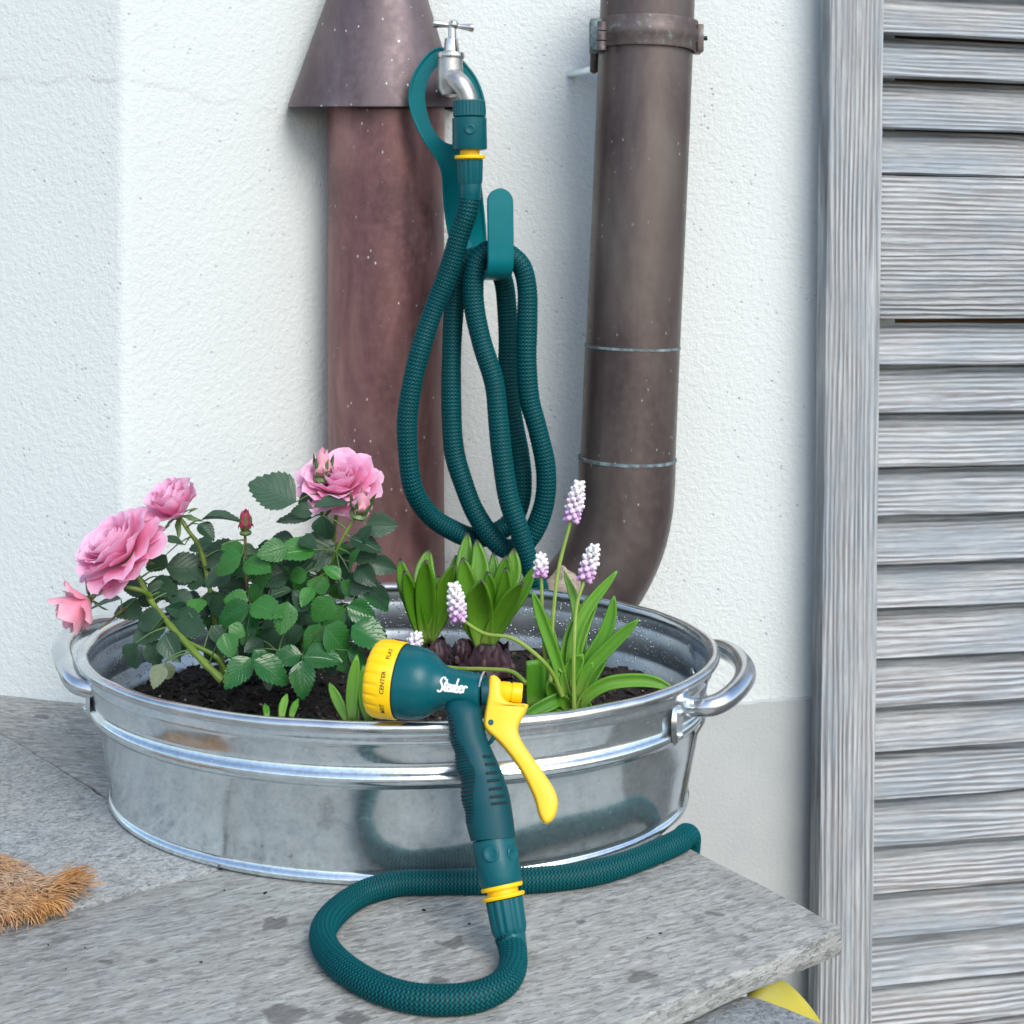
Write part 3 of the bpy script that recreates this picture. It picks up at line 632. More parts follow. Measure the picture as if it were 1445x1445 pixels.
# J shaped hook: comes down, forward and up again
c = spline([P(664, 330, 1.418), P(667, 365, 1.414), P(676, 384, 1.398), P(691, 392, 1.370), P(702, 390, 1.345), P(706, 376, 1.334), P(706.5, 350, 1.332), P(706, 300, 1.332), P(705.5, 266, 1.333)], .0009)
hdn = nrm(np.array([.034, -.085, 0])); wd = nrm(np.cross(hdn, [0, 0, 1])); wd = nrm(wd + np.array([.25, 0, 0])*np.sign(wd[0]))
rg = []; Tn = np.gradient(c, axis=0); tl = len(c)
for i in range(tl):
    tv = nrm(Tn[i]); nn = nrm(np.cross(tv, wd)); w = .0128
    rem = np.linalg.norm(c[-1]-c[i])
    if i > tl*.6 and rem < w: w = math.sqrt(max(1e-9, w*w-(w-rem)**2))
    w = max(w, .0015); th_ = .0021
    rg.append([c[i]+wd*w+nn*th_*.3, c[i]+wd*w*.94+nn*th_, c[i]-wd*w*.94+nn*th_, c[i]-wd*w+nn*th_*.3, c[i]-wd*w-nn*th_*.3, c[i]-wd*w*.94-nn*th_, c[i]+wd*w*.94-nn*th_, c[i]+wd*w-nn*th_*.3])
MB().grid(rg, True, True).build('hook_tongue', M_hook, hk, sharp=50)

# ------------------------------------------------------------------ hose
hose = thing('garden_hose', 'dark green ribbed fabric hose looped over the hook and lying in front of the tub', 'hose', tuple(P(663, 300, 1.375)))
def hose_mesh(name, pts, ra, rb, pitch, nz=17, wave=.40):
    c = spline(pts, pitch/5); n = len(c); T, N, B = frames(c, (0, -1, 0)); seg = nz*2
    L = np.concatenate([[0], np.cumsum(np.linalg.norm(np.diff(c, axis=0), axis=1))])
    th = np.arange(seg)*2*math.pi/seg; zig = (np.arange(seg) % 2)*wave
    s01 = L/L[-1]; ph = (L/pitch)[:, None]+zig[None, :]
    h = .5+.5*np.cos(2*math.pi*ph); h = h**.8
    r = (ra+(rb-ra)*s01)[:, None]*(1 - .17*(1-h)) * (1+.02*np.sin(L*37)+.015*np.sin(L*91))[:, None]
    V = c[:, None, :]+r[:, :, None]*(np.cos(th)[None, :, None]*B[:, None, :]+np.sin(th)[None, :, None]*N[:, None, :])
    V = V.reshape(-1, 3)-ORG[hose.name]
    i = np.arange(n-1)[:, None]*seg; j = np.arange(seg)[None, :]; k_ = (j+1) % seg
    Fq = np.stack([i+j, i+k_, i+seg+k_, i+seg+j], -1).reshape(-1, 4)
    me = bpy.data.meshes.new(name); me.vertices.add(len(V)); me.vertices.foreach_set('co', V.ravel())
    me.loops.add(Fq.size); me.loops.foreach_set('vertex_index', Fq[:, ::-1].ravel().astype(np.int32)); me.polygons.add(len(Fq))
    me.polygons.foreach_set('loop_start', np.arange(0, Fq.size, 4, dtype=np.int32)); me.update(calc_edges=True)
    me.polygons.foreach_set('use_smooth', np.ones(len(Fq), bool))
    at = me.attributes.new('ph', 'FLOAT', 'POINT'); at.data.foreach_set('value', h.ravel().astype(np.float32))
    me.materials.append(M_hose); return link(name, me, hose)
up = [P(663, 276, 1.346), P(659, 300, 1.346), P(649, 330, 1.348), P(632, 386, 1.352), P(610, 442, 1.354), P(589, 509, 1.352), P(576, 577, 1.352), P(575, 629, 1.353), P(583, 689, 1.358), P(606, 726, 1.372), P(640, 749, 1.386), P(670, 759, 1.396), P(699, 752, 1.402), P(722, 735, 1.404), P(735, 705, 1.402), P(737, 672, 1.400), P(733, 640, 1.400), P(724, 592, 1.400), P(717, 540, 1.400), P(717, 480, 1.400), P(715, 430, 1.398), P(710, 395, 1.392), P(697, 372, 1.386), P(678, 362, 1.384), P(657, 370, 1.384), P(645, 395, 1.384), P(640, 442, 1.384), P(637, 509, 1.382), P(637, 577, 1.380), P(641, 637, 1.379), P(655, 685, 1.377), P(670, 722, 1.376), P(692, 756, 1.376), P(713, 774, 1.378), P(738, 768, 1.378), P(757, 742, 1.376), P(769, 704, 1.372), P(770, 659, 1.368), P(759, 607, 1.364), P(747, 562, 1.362), P(743, 509, 1.360), P(744, 450, 1.360), P(744, 410, 1.359), P(737, 378, 1.357), P(720, 360, 1.356), P(700, 352, 1.356), P(683, 357, 1.356), P(671, 376, 1.356), P(668, 423, 1.357), P(679, 480, 1.357), P(697, 539, 1.356), P(703, 592, 1.354), P(709, 648, 1.352), P(718, 704, 1.351), P(733, 749, 1.351), P(745, 790, 1.354), P(760, 831, 1.362), P(772, 880, 1.38), (.05, 1.40, 0), (.06, 1.40, -.08)]
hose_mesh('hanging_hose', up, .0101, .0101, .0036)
def HZ(px, py, z=.0080): return Gd(px, py, z)
dn = [P(715, 1318, .875), P(721, 1333, .872), P(724.5, 1350, .862), HZ(722, 1370), HZ(709, 1389), HZ(677, 1405), HZ(636, 1411), HZ(586, 1409), HZ(536, 1395), HZ(491, 1370), HZ(462, 1341), HZ(456, 1314), HZ(474, 1287), HZ(511, 1261), HZ(561, 1247), HZ(619, 1245), HZ(686, 1244), HZ(752, 1242), HZ(819, 1235), HZ(877, 1221), HZ(931, 1200), HZ(960, 1186, .0085), (.1285, 1.045, .0055), (.1330, 1.062, -.006), (.130, 1.080, -.036), (.11, 1.12, -.08)]
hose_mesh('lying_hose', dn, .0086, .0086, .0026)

# connectors: axis through px points, radii in px at that depth
def stack(parent, o, ax, d, rows, seg=32, name='part', mat=None, fl=None, **kw):
    kk = d/F; fn = None
    if fl: fn = lambda a, r, t_: r*(1+fl[1]*(0.5+.5*math.cos(fl[0]*t_)))
    return MB().lathe(o, ax, [(a*kk, r*kk) for a, r in rows], seg, True, fn).build(name, mat, parent, **kw)
CD = 1.346; o = P(662, 142, CD); ax = nrm(P(663.8, 283, CD)-o)
tc_ = stack(hose, o, ax, CD, [(0, 20), (1, 22), (22, 22.3), (23, 21)], 120, 'tap_connector', M_green, (30, .035))
stack(tc_, o, ax, CD, [(23, 19.5), (25, 19.5)], 32, 'gap_ring', M_dark)
qc = stack(hose, o, ax, CD, [(24, 22), (25, 24.3), (67, 24.6), (69, 24), (70, 21)], 48, 'quick_connector', M_green)
stack(hose, o, ax, CD, [(69.5, 14), (76, 14), (77, 15), (77.5, 21.5), (80, 22), (82, 21.5), (82.5, 17), (84, 17)], 40, 'yellow_collar', M_yel)
stack(hose, o, ax, CD, [(82.5, 15), (83.5, 17.2), (112, 16.4), (117, 15.2), (118, 15)], 160, 'hose_coupling', M_green, (16, .07))
stack(hose, o, ax, CD, [(114, 14.8), (118, 15.2), (139, 14.2), (141, 13.5)], 40, 'coupling_sleeve', M_green)
def dent(parent, c, n, r, mat=M_green):
    u = nrm(np.cross(n, [0, 0, 1])); w = np.cross(u, n); n = nrm(n); rg = []
    for rr, h in ((1, 0), (.95, .0006), (.8, .0008), (.55, .0004), (.25, .00015), (.02, .0001)):
        rg.append([np.array(c)+n*h+r*rr*(math.cos(a)*u+math.sin(a)*w) for a in np.linspace(0, 6.283, 20, endpoint=False)])
    MB().grid(rg, True, False).build('finger_dent', mat, parent, sharp=0)
dent(qc, P(664, 184, CD)+np.array([0, -.0168, 0]), (0.03, -1, 0), .0050)

# ------------------------------------------------------------------ spray gun
KK = .4385
def GP(px, py, off=0.0):
    s_ = (py-HY)/F; d = (.874+KK*(CAMZ-.0098))/(1+KK*s_); return P(px, py, d)+GN*off
GN = nrm([0, -1, KK])
gun = thing('spray_gun', 'green hose spray gun with yellow dial and trigger leaning on the tub rim', 'spray gun', tuple(GP(715, 1330)))
st = [((631, 992), (668, 989), .0098), ((628, 1000), (680, 1001), .0125), ((633, 1018), (681, 1015), .0142), ((636.5, 1046), (687, 1040), .0148), ((643, 1063), (694, 1057), .0150), ((643.5, 1083), (703, 1077), .0153), ((651, 1101), (710, 1093), .0155), ((651.5, 1127), (718, 1118), .0156), ((657.5, 1148), (722.5, 1142), .0156), ((658.5, 1166), (725.5, 1164), .0155), ((664.5, 1187), (727, 1181), .0152)]
stL = spline([GP(*a) for a, b, c in st], .0012); LN = len(stL)
def resamp(pts, n):
    c = spline(pts, .0012); s_ = np.linspace(0, len(c)-1, n); return np.array([c[int(round(i))] for i in s_])
NL = 64
Ls = np.zeros((NL, 3)); Rs = np.zeros((NL, 3)); Ts = np.zeros(NL)
tt = np.linspace(0, 1, len(st)); ti = np.linspace(0, 1, NL)
dense = spline([np.concatenate([[i_/(len(st)-1)*.2], GP(*a), GP(*b), [c]]) for i_, (a, b, c) in enumerate(st)], .0005)
def sp_st(n):
    arr = np.array([np.concatenate([GP(*a), GP(*b), [c]]) for a, b, c in st]); out = []
    q = np.vstack([2*arr[0]-arr[1], arr, 2*arr[-1]-arr[-2]])
    for x in np.linspace(0, len(arr)-1-1e-6, n):
        i = int(x); t_ = x-i; p0, p1, p2, p3 = q[i:i+4]
        out.append(.5*((2*p1)+(-p0+p2)*t_+(2*p0-5*p1+4*p2-p3)*t_*t_+(-p0+3*p1-3*p2+p3)*t_**3))
    return np.array(out)
GA = sp_st(NL)
def gpt(i, phi, s_=1.0):                                  # point of the grip surface: station i (float), angle phi (0 right, 90 front, 180 left)
    i = min(max(i, 0), NL-1.001); a = int(i); f_ = i-a; q = GA[a]*(1-f_)+GA[a+1]*f_
    L_, R_, th_ = q[:3], q[3:6], q[6]; c_ = (L_+R_)/2; hw = (R_-L_)/2
    cp, sp_ = math.cos(phi), math.sin(phi); e = .85
    return c_ + s_*(hw*math.copysign(abs(cp)**e, cp) + GN*th_*math.copysign(abs(sp_)**e, sp_))
m = MB(); PH = np.linspace(0, 2*math.pi, 44, endpoint=False)
m.grid([[gpt(i, p_) for p_ in PH] for i in range(NL)], True, True); grip = m.build('grip', M_grip, gun, sharp=60)
m = MB()
m.grid([[gpt(i, R(238)-(R(238)-R(97+40*abs((i/NL-.17)/.70-.5)*2))*j/12, 1.004) for j in range(13)] for i in np.linspace(NL*.155, NL*.875, 50)], False, False)
m.build('rib_gap_shade', M_dark, gun, recalc=False)  # added dark layer that paints the shade between the grip ribs
m = MB(); nrb = 32
for k_ in range(nrb):
    i0 = NL*(.17+.70*k_/nrb); ed = R(99 + 40*abs((k_/nrb)-.5)*2)
    pts = [gpt(i0+ .4*(1-j/9), R(235)+(ed-R(235))*j/9, 1.008) for j in range(10)]
    m.tube(np.array(pts), .00068, 6)
m.build('grip_ribs', M_grip, gun)['kind'] = 'stuff'
for k_, (x0, x1, y) in enumerate([(681.5, 692, 1067), (684, 698, 1078), (686, 701, 1090), (688, 705, 1101), (690, 708, 1112.5), (691, 710.5, 1123.6), (694, 713, 1133)]):
    best = min(range(NL*4), key=lambda q: abs((CAMZ-(gpt(q/4, R(60))[2]))/gpt(q/4, R(60))[1]*F+HY-y))/4
    pa = []
    for j in range(7):
        x = x0+(x1-x0)*j/6
        ph_ = min(np.linspace(R(8), R(110), 60), key=lambda p_: abs(gpt(best, p_)[0]/gpt(best, p_)[1]*F+CX-x)); pa.append(gpt(best, ph_, 1.003))
    MB().tube(np.array(pa), .0014, 6, True, flat=.5).build('vent_slot', M_dark, gun)  # slots not cut in: raised dark strips paint the shade of the recesses
# head
HO = GP(679, 977); HA = nrm([-1, .27, .055]); kx = 4.84e-4; kr = 4.66e-4
def hx(x): return (679-x)*kx
prof = [(hx(681), 20*kr), (hx(680), 24.5*kr), (hx(676), 25.3*kr), (hx(654), 26*kr), (hx(634), 27.5*kr), (hx(626), 29.5*kr), (hx(618), 34*kr), (hx(610), 41*kr), (hx(602), 46*kr), (hx(592), 49.3*kr), (hx(580), 51*kr), (hx(568), 51.5*kr), (hx(562), 51.5*kr)]
pr = np.array(prof); c = spline([(a, b, 0) for a, b in prof], .0012)
MB().lathe(HO, HA, [(a, b) for a, b, _ in c], 64).build('gun_head', M_green, gun, sharp=45)
e1 = nrm(np.array([0, 0, 1]) - HA*HA[2]); e2 = np.cross(HA, e1); e2 = -e2 if e2[1] > 0 else e2
dprof = [(hx(565.5), 48*kr), (hx(565), 53*kr), (hx(563), 54.2*kr), (hx(546), 54.8*kr), (hx(544), 55.4*kr), (hx(532), 54.6*kr), (hx(526), 51.5*kr), (hx(523), 46*kr), (hx(522), 38*kr), (hx(523.5), 36*kr), (hx(524), 4*kr)]
def dialfn(a, r, t_):
    return r*(1-.028*(max(0, math.cos(22*t_))**3 if a > hx(544.5) and r > 40*kr else 0))
dial = MB().lathe(HO, HA, dprof, 176, True, dialfn).build('dial', M_yel, gun, sharp=40)
MB().lathe(HO, HA, [(hx(567), 52.3*kr), (hx(565.3), 52.3*kr)], 64).build('dial_gap', M_dark, dial)
def text_mesh(txt, size):
    cu = bpy.data.curves.new('t', 'FONT'); cu.body = txt; cu.size = size; cu.align_x = 'CENTER'; cu.align_y = 'CENTER'; cu.resolution_u = 3; cu.offset = size*.012
    o_ = bpy.data.objects.new('t', cu); S.collection.objects.link(o_); dg = bpy.context.evaluated_depsgraph_get(); dg.update()
    me = bpy.data.meshes.new_from_object(o_.evaluated_get(dg)); bpy.data.objects.remove(o_); return me
def dial_text(txt, a0, size):
    me = text_mesh(txt, size); r = 54.9*kr; cz = hx(554.5)
    for v_ in me.vertices:
        al = a0+v_.co.x/r; p_ = HO+HA*(cz+v_.co.y)+(r+.00012)*(e2*math.cos(al)+e1*math.sin(al)); v_.co = Vector(p_-ORG[gun.name])
    me.materials.clear(); me.materials.append(M_print); link('dial_lettering', me, dial)
dial_text('CENTER', R(13), .0040); dial_text('MIST', R(-29), .0040); dial_text('FLAT', R(58), .0040)
# white script lettering on the neck (wrapped on the head surface)
def hr(a): return float(np.interp(a, pr[:, 0], pr[:, 1]))
strokes = [[(7.5, 8.2), (6.0, 9.6), (3.6, 9.2), (2.6, 7.2), (4.2, 5.2), (5.6, 3.2), (4.6, .6), (2.0, -.6), (.2, .8)],
           [(9.2, 8.6), (8.2, 4), (7.9, 1.2), (9.0, .2), (10.2, 1.4)], [(6.6, 5.6), (11.2, 6.4)],
           [(10.8, 2.6), (13.2, 3.8), (13.0, 5.4), (11.4, 4.6), (11.1, 1.6), (12.4, .2), (14.4, 1.6)],
           [(15.6, 5.6), (15.0, 2.4), (15.6, .4), (17.4, 1.4), (18.6, 5.6)], [(18.6, 5.6), (18.2, 1.6), (19.0, .3), (20.2, 1.4)],
           [(21.8, 9.6), (20.9, 4), (20.8, .8), (22.6, .2), (24.2, 2.2), (23.6, 4.6), (21.6, 3.4)],
           [(25.0, 2.6), (27.4, 3.8), (27.2, 5.4), (25.6, 4.6), (25.3, 1.6), (26.6, .2), (28.6, 1.6)],
           [(30.0, 5.4), (29.4, .4)], [(29.6, 3), (31.2, 5.2), (32.8, 5.0), (33.2, 4.2)]]
m = MB(); sx_ = 1.24*kr; sy_ = 1.75*kr
for s_ in strokes:
    cc = spline([(a, b, 0) for a, b in s_], .5); pts = []
    for a, b, _ in cc:
        aa = hx(625)-(a)*sx_*1.0; hh = (b-3.2)*sy_ + .0044; r_ = hr(aa)+.00018; al = math.asin(max(-.99, min(.99, hh/r_)))
        pts.append((HO+HA*aa+r_*(e2*math.cos(al)+e1*math.sin(al)), HA, e1*math.cos(al)-e2*math.sin(al)))
    rg = []
    for i in range(len(pts)):
        p_ = pts[i][0]; q_ = pts[min(i+1, len(pts)-1)][0]-pts[max(i-1, 0)][0]; nn = nrm(p_-HO-HA*np.dot(p_-HO, HA)); w_ = nrm(np.cross(nrm(q_), nn))
        hw_ = (.00042 + .00034*abs(nrm(q_)[2])); rg.append([p_+w_*hw_, p_-w_*hw_])
    m.grid(rg, False, False)
m.build('script_lettering', M_white, gun, recalc=False, sharp=0)
# valve stem and clip behind the head
MB().lathe(GP(679, 977), (1, .05, 0), [(0, .0088), (.006, .0088), (.0065, .006), (.012, .006)], 24).build('valve_stem', M_grip, gun)
MB().tube(spline([GP(676.5, 972, .0125), GP(680, 958, .0128), GP(684.5, 949.5, .008), GP(684, 952, -.004)], .001), .0007, 8).build('wire_clip', M_chrome, gun)
MB().tube(spline([GP(687, 1052, .004), GP(694, 1046, .006), GP(700, 1036, .006)], .001), .0014, 8).build('trigger_link', M_grip, gun)
# trigger
to = [(697, 953), (705, 958), (709, 968), (711, 985), (722, 992), (744, 994), (744.5, 1000), (738, 1014), (731, 1028), (736.5, 1046), (753, 1071), (773, 1099), (784, 1118), (787.5, 1134), (783.5, 1152), (774, 1163), (765.5, 1161), (759, 1148), (753, 1126), (737, 1093), (720, 1068), (704, 1049), (684.5, 1030), (682.5, 1016), (686.5, 991), (690, 958)]
td = dens(to, 88)
def cen(p_): return GP(p_[0], p_[1])
m = MB(); rg = []
tdv = [Vector((q[0], q[1])) for q in td]
nv = []
for i in range(len(tdv)):
    t_ = (tdv[(i+1) % len(tdv)]-tdv[i-1]).normalized(); nv.append(Vector((-t_.y, t_.x)))
area = sum(tdv[i].x*tdv[(i+1) % len(tdv)].y-tdv[(i+1) % len(tdv)].x*tdv[i].y for i in range(len(tdv)))
sgn = 1 if area > 0 else -1
for ins, off in ((6.0, -.0076), (3.4, -.0070), (1.5, -.0055), (.4, -.003), (0, 0), (.4, .003), (1.5, .0055), (3.4, .0070), (6.0, .0076)):
    rg.append([GP(q.x+sgn*n_.x*ins, q.y+sgn*n_.y*ins, off+.002) for q, n_ in zip(tdv, nv)])
m.grid(rg, True, False)
tris = mg.tessellate_polygon([[Vector((q[0], q[1], 0)) for q in td]]); n0 = len(td)
m.f += [tuple(t_) for t_ in tris] + [tuple(i+n0*8 for i in t_) for t_ in tris]
trg = m.build('trigger', M_yel2, gun, sharp=0)
bo = GP(706, 976, .003); ba = nrm(GP(738, 979, .003)-bo)
MB().lathe(bo, ba, [(0, .0060), (.001, .0064), (.006, .0064), (.0065, .0058), (.0075, .0058), (.008, .0064), (.0135, .0064), (.0145, .0058), (.0147, .0040), (.012, .0036), (.012, .0005)], 28).build('adjuster_knob', M_yel, trg)
MB().lathe(GP(693, 1021, .0085), GN, [(-.002, .0018), (.0014, .0018), (.0018, .0013)], 14).build('pivot_pin', M_green, trg)
# swivel socket below the grip and the hose coupling
GD_ = .893; o = GP(696, 1182); ax = nrm(GP(722, 1331)-o)
sk = stack(gun, o, ax, GD_, [(0, 29), (2, 30.6), (30, 30.6), (58, 30.0), (62, 28), (63, 24)], 40, 'socket', M_green)
dent(sk, o+ax*.0095+GN*.0132+np.array([-.0030, 0, 0]), nrm(GN+np.array([-.15, 0, 0])), .0052)
dent(sk, o+ax*.0095+GN*.0085+np.array([.0106, 0, 0]), nrm(GN*.7+np.array([.75, 0, 0])), .0050)
stack(hose, o, ax, GD_, [(62, 27), (62.5, 29.5), (65, 30), (67.5, 29), (68, 22), (74, 22), (74.5, 29.5), (77, 30.5), (79.5, 29.5), (80, 22)], 40, 'yellow_collar', M_yel)
GE_ = .882
stack(hose, o, ax, GD_, [(79.5, 22), (81, 24.6), (118, 23.4), (125, 21.2), (126, 20.5)], 160, 'hose_coupling', M_green, (14, .075))
stack(hose, o, ax, GD_, [(121, 20.5), (126, 21.4), (152, 19.6), (154, 18.5)], 40, 'coupling_sleeve', M_green)

# ------------------------------------------------------------------ shutter
sh = thing('wooden_shutter', 'weathered grey wooden louvred shutter leaf standing open at the right', 'shutter', (0, 0, 0))
SM = Matrix.Translation((.3234, 1.455, CAMZ)) @ Matrix.Rotation(R(12.0), 4, 'Z') @ Matrix.Rotation(R(.75), 4, 'Y')
sh.matrix_basis = SM; ORG[sh.name] = np.zeros(3)
def wboard(name, lo, hi, mat, M=None, wob=.0006, bev=.0016, nx=10, nz=1):
    m = MB().box(lo, hi)
    me = m.mesh(name, (0, 0, 0), bevel=bev, bseg=2)
    b_ = bmesh.new(); b_.from_mesh(me); long = 0 if (hi[0]-lo[0]) > (hi[2]-lo[2]) else 2
    L_ = hi[long]-lo[long]; cuts = max(4, int(L_/.02))
    for k_ in range(1, cuts):
        co = [0, 0, 0]; co[long] = lo[long]+L_*k_/cuts; no_ = [0, 0, 0]; no_[long] = 1
        bmesh.ops.bisect_plane(b_, geom=b_.verts[:]+b_.edges[:]+b_.faces[:], plane_co=co, plane_no=no_)
    sd = random.random()*50
    for v_ in b_.verts:
        q = v_.co*(16 if long == 0 else 9); v_.co.z += wob*noise.noise(Vector((q.x, sd, q.y*3)))*(1 if long == 0 else 0); v_.co.y += wob*.6*noise.noise(Vector((q.x*1.3, sd+9, q.z)))
        if long == 2: v_.co.x += wob*noise.noise(Vector((q.z*1.5, sd+20, q.x*3)))
    if M is not None: b_.transform(M)
    b_.to_mesh(me); b_.free(); me.set_sharp_from_angle(angle=R(40)); me.materials.append(mat); o_ = link(name, me, sh); return o_
SW = .38
wboard('stile', (0, 0, -1.06), (.0607, .024, .55), M_wz, None, .0010)
wboard('stile', (SW-.0607, 0, -1.06), (SW, .024, .55), M_wz, None, .0010)
wboard('backing_board', (.008, .0350, -1.05), (SW-.008, .0370, .54), M_wbrown, None, 0, 0)
def zsh(y): return -(y-HY)/F*1.4697
def zr(y0, y1): return zsh(y1), zsh(y0)
z0, z1 = zr(246, 449)
wboard('rail', (.0611, .0035, z0), (SW-.0611, .0195, z1), M_wx, None, .0009, .003)
edges = [-93, -24, 44, 106, 178, 243, None, 513, 582, 659, 728, 797, 859, 930, 998, 1061, 1128, 1195, 1262, 1324, 1393, 1458, 1524, 1590]
prev = -160
for y in edges:
    if y is None: prev = 452; continue
    zb, ztop = zsh(y), zsh(prev); hgt = ztop-zb
    Wd = hgt*1.085; tilt = math.atan2(.0235, hgt) + random.uniform(-.02, .02)
    M = Matrix.Translation((0, .0022+random.uniform(0, .0012), zb)) @ Matrix.Rotation(random.uniform(-.004, .004), 4, 'Y') @ Matrix.Rotation(-tilt, 4, 'X')
    wboard('slat', (.0613, 0, 0.0008), (SW-.0613, .0060, Wd), M_wx, M, .0011, .0016); prev = y

# ------------------------------------------------------------------ doormat
mo = [Gd(-220, 1200, .012), Gd(0, 1206, .012), Gd(48, 1232, .012), Gd(84, 1250, .012), Gd(80, 1268, .012), Gd(0, 1287, .012), Gd(-260, 1325, .012)]
mat_o = thing('coir_doormat', 'frayed tan coir doormat corner lying on the ledge at the left', 'doormat', (float(mo[3][0]), float(mo[3][1]), 0))
MB().prism([(p_[0], p_[1], .0018) for p_ in mo], (0, 0, .0075)).build('mat_backing', M_coirb, mat_o, bevel=.002)
import mathutils
poly2 = [(p_[0], p_[1]) for p_ in mo]
def inside(x, y):
    c_ = False
    for i in range(len(poly2)):
        (xa, ya), (xb, yb) = poly2[i], poly2[i-1]
        if (ya > y) != (yb > y) and x < (xb-xa)*(y-ya)/(yb-ya)+xa: c_ = not c_
    return c_
m = MB(); xs = [p_[0] for p_ in poly2]; ys = [p_[1] for p_ in poly2]
def fibre(p_, dr, L_, r_, droop):
    dr = nrm(dr); pts = []; side = nrm(np.cross(dr, [0, 0, 1])); bend = random.uniform(-.5, .5)
    for k_ in range(4):
        s_ = k_/3; pts.append(np.array(p_)+dr*L_*s_+side*bend*L_*s_*s_*.6+np.array([0, 0, -droop*L_*s_*s_]))
    m.tube(np.array(pts), np.array([r_, r_, r_*.9, r_*.5]), 3, False)
cnt = 0
while cnt < 7500:
    x = random.uniform(-.40, max(xs)); y = random.uniform(min(ys), max(ys))
    if not inside(x, y): continue
    cnt += 1; al = random.gauss(R(25), 1.0); fibre((x, y, .0085+random.uniform(0, .0035)), (math.cos(al), math.sin(al), random.uniform(-.12, .16)), random.uniform(.006, .015), random.uniform(.00022, .0005), .5)
for i in range(1, 6):
    a_, b_ = np.array(mo[i-1]), np.array(mo[i]); L_ = np.linalg.norm(b_-a_); e_ = nrm(b_-a_); on = np.array([-e_[1], e_[0], 0.]); on = on if np.dot(on, a_-np.array([-.45, 1.0, 0])) > 0 or i > 2 else on
    cm = np.mean(np.array(mo), axis=0); on = on if np.dot(on, a_-cm) > 0 else -on
    for k_ in range(int(L_/.00035)):
        s_ = random.random(); p_ = a_+(b_-a_)*s_; p_[2] = random.uniform(.002, .012)
        fibre(p_-on*.004, on+e_*random.gauss(.1, .5)+np.array([0, 0, random.uniform(-.2, .35)]), random.uniform(.005, .013), random.uniform(.00025, .0005), random.uniform(.1, .6))
for k_ in range(420):                                     # the frayed tuft at the corner
    p_ = np.array(mo[3])+np.array([random.gauss(-.006, .005), random.gauss(.002, .004), -.004+random.uniform(0, .006)])
    fibre(p_, (1, random.gauss(.25, .35), random.uniform(.0, .55)), random.uniform(.012, .024), random.uniform(.0003, .0006), random.uniform(0, .3))
m.build('coir_pile', M_coir, mat_o, recalc=False, sharp=0)['kind'] = 'stuff'

# ------------------------------------------------------------------ plants: shared pieces
def set_uv(me, uvs):
    l = me.uv_layers.new(name='UVMap'); vi = np.zeros(len(me.loops), np.int32); me.loops.foreach_get('vertex_index', vi)
    l.data.foreach_set('uv', np.array(uvs, np.float32)[vi].ravel())
def leaflet(name, mat, wr, seed, curl, fold):
    rs = random.Random(seed); n = 9; V = []; U = []; Fc = []
    for i in range(n+1):
        u = i/n; w = wr*.5*(math.sin(math.pi*min(1, u**.74))**.85)*(1-.22*u)*(1.0 if u < 1 else 0)*1.15
        y = u; z = -curl*u*u
        for j, s_ in enumerate((-1, -.5, 0, .5, 1)):
            ww = w; yy = y
            if abs(s_) == 1 and 0 < i < n: ww = w*(1.05 if i % 1 == 0 else .9); yy = y+.035
            x = s_*ww; V.append((x, yy if abs(s_) < 1 else yy, z + fold*abs(x)*.9 + .012*math.sin(i*2.2+s_*3)*abs(s_))); U.append((u, s_))
    # teeth: extra vertex between edge rows
    for i in range(n):
        for j in range(4):
            Fc.append((i*5+j, i*5+j+1, (i+1)*5+j+1, (i+1)*5+j))
    base = len(V)
    for i in range(n):                                     # serration notch triangles
        for j, s_ in ((0, -1), (4, 1)):
            a_ = np.array(V[i*5+j]); b_ = np.array(V[(i+1)*5+j]); mid_ = a_*.25+b_*.75; o_ = np.array([s_*.040*(1 if 0 < i < n-1 else .3), .02, 0])
            V.append(tuple(mid_+o_)); U.append(((i+.8)/n, s_)); k_ = len(V)-1
            Fc.append((i*5+j, k_, (i+1)*5+j) if s_ > 0 else (i*5+j, (i+1)*5+j, k_))
    me = bpy.data.meshes.new(name); me.from_pydata(V, [], Fc); me.polygons.foreach_set('use_smooth', [True]*len(me.polygons)); set_uv(me, U); me.materials.append(mat); return me
def basis(o_, yd, nd, L_, w=1.0):
    y_ = Vector(nrm(yd)); n_ = Vector(nrm(nd)); x_ = y_.cross(n_).normalized(); n_ = x_.cross(y_)
    M = Matrix(((x_.x*L_*w, y_.x*L_, n_.x*L_, o_[0]), (x_.y*L_*w, y_.y*L_, n_.y*L_, o_[1]), (x_.z*L_*w, y_.z*L_, n_.z*L_, o_[2]), (0, 0, 0, 1))); return M
LV = {}
for key, mt in (('d', M_leafd), ('g', M_leafg), ('w', M_leafw), ('p', M_leafp)):
    LV[key] = [leaflet('leaf', mt, random.uniform(.60, .70), k_, random.uniform(.05, .34), random.uniform(.15, .5)) for k_ in range(4)]

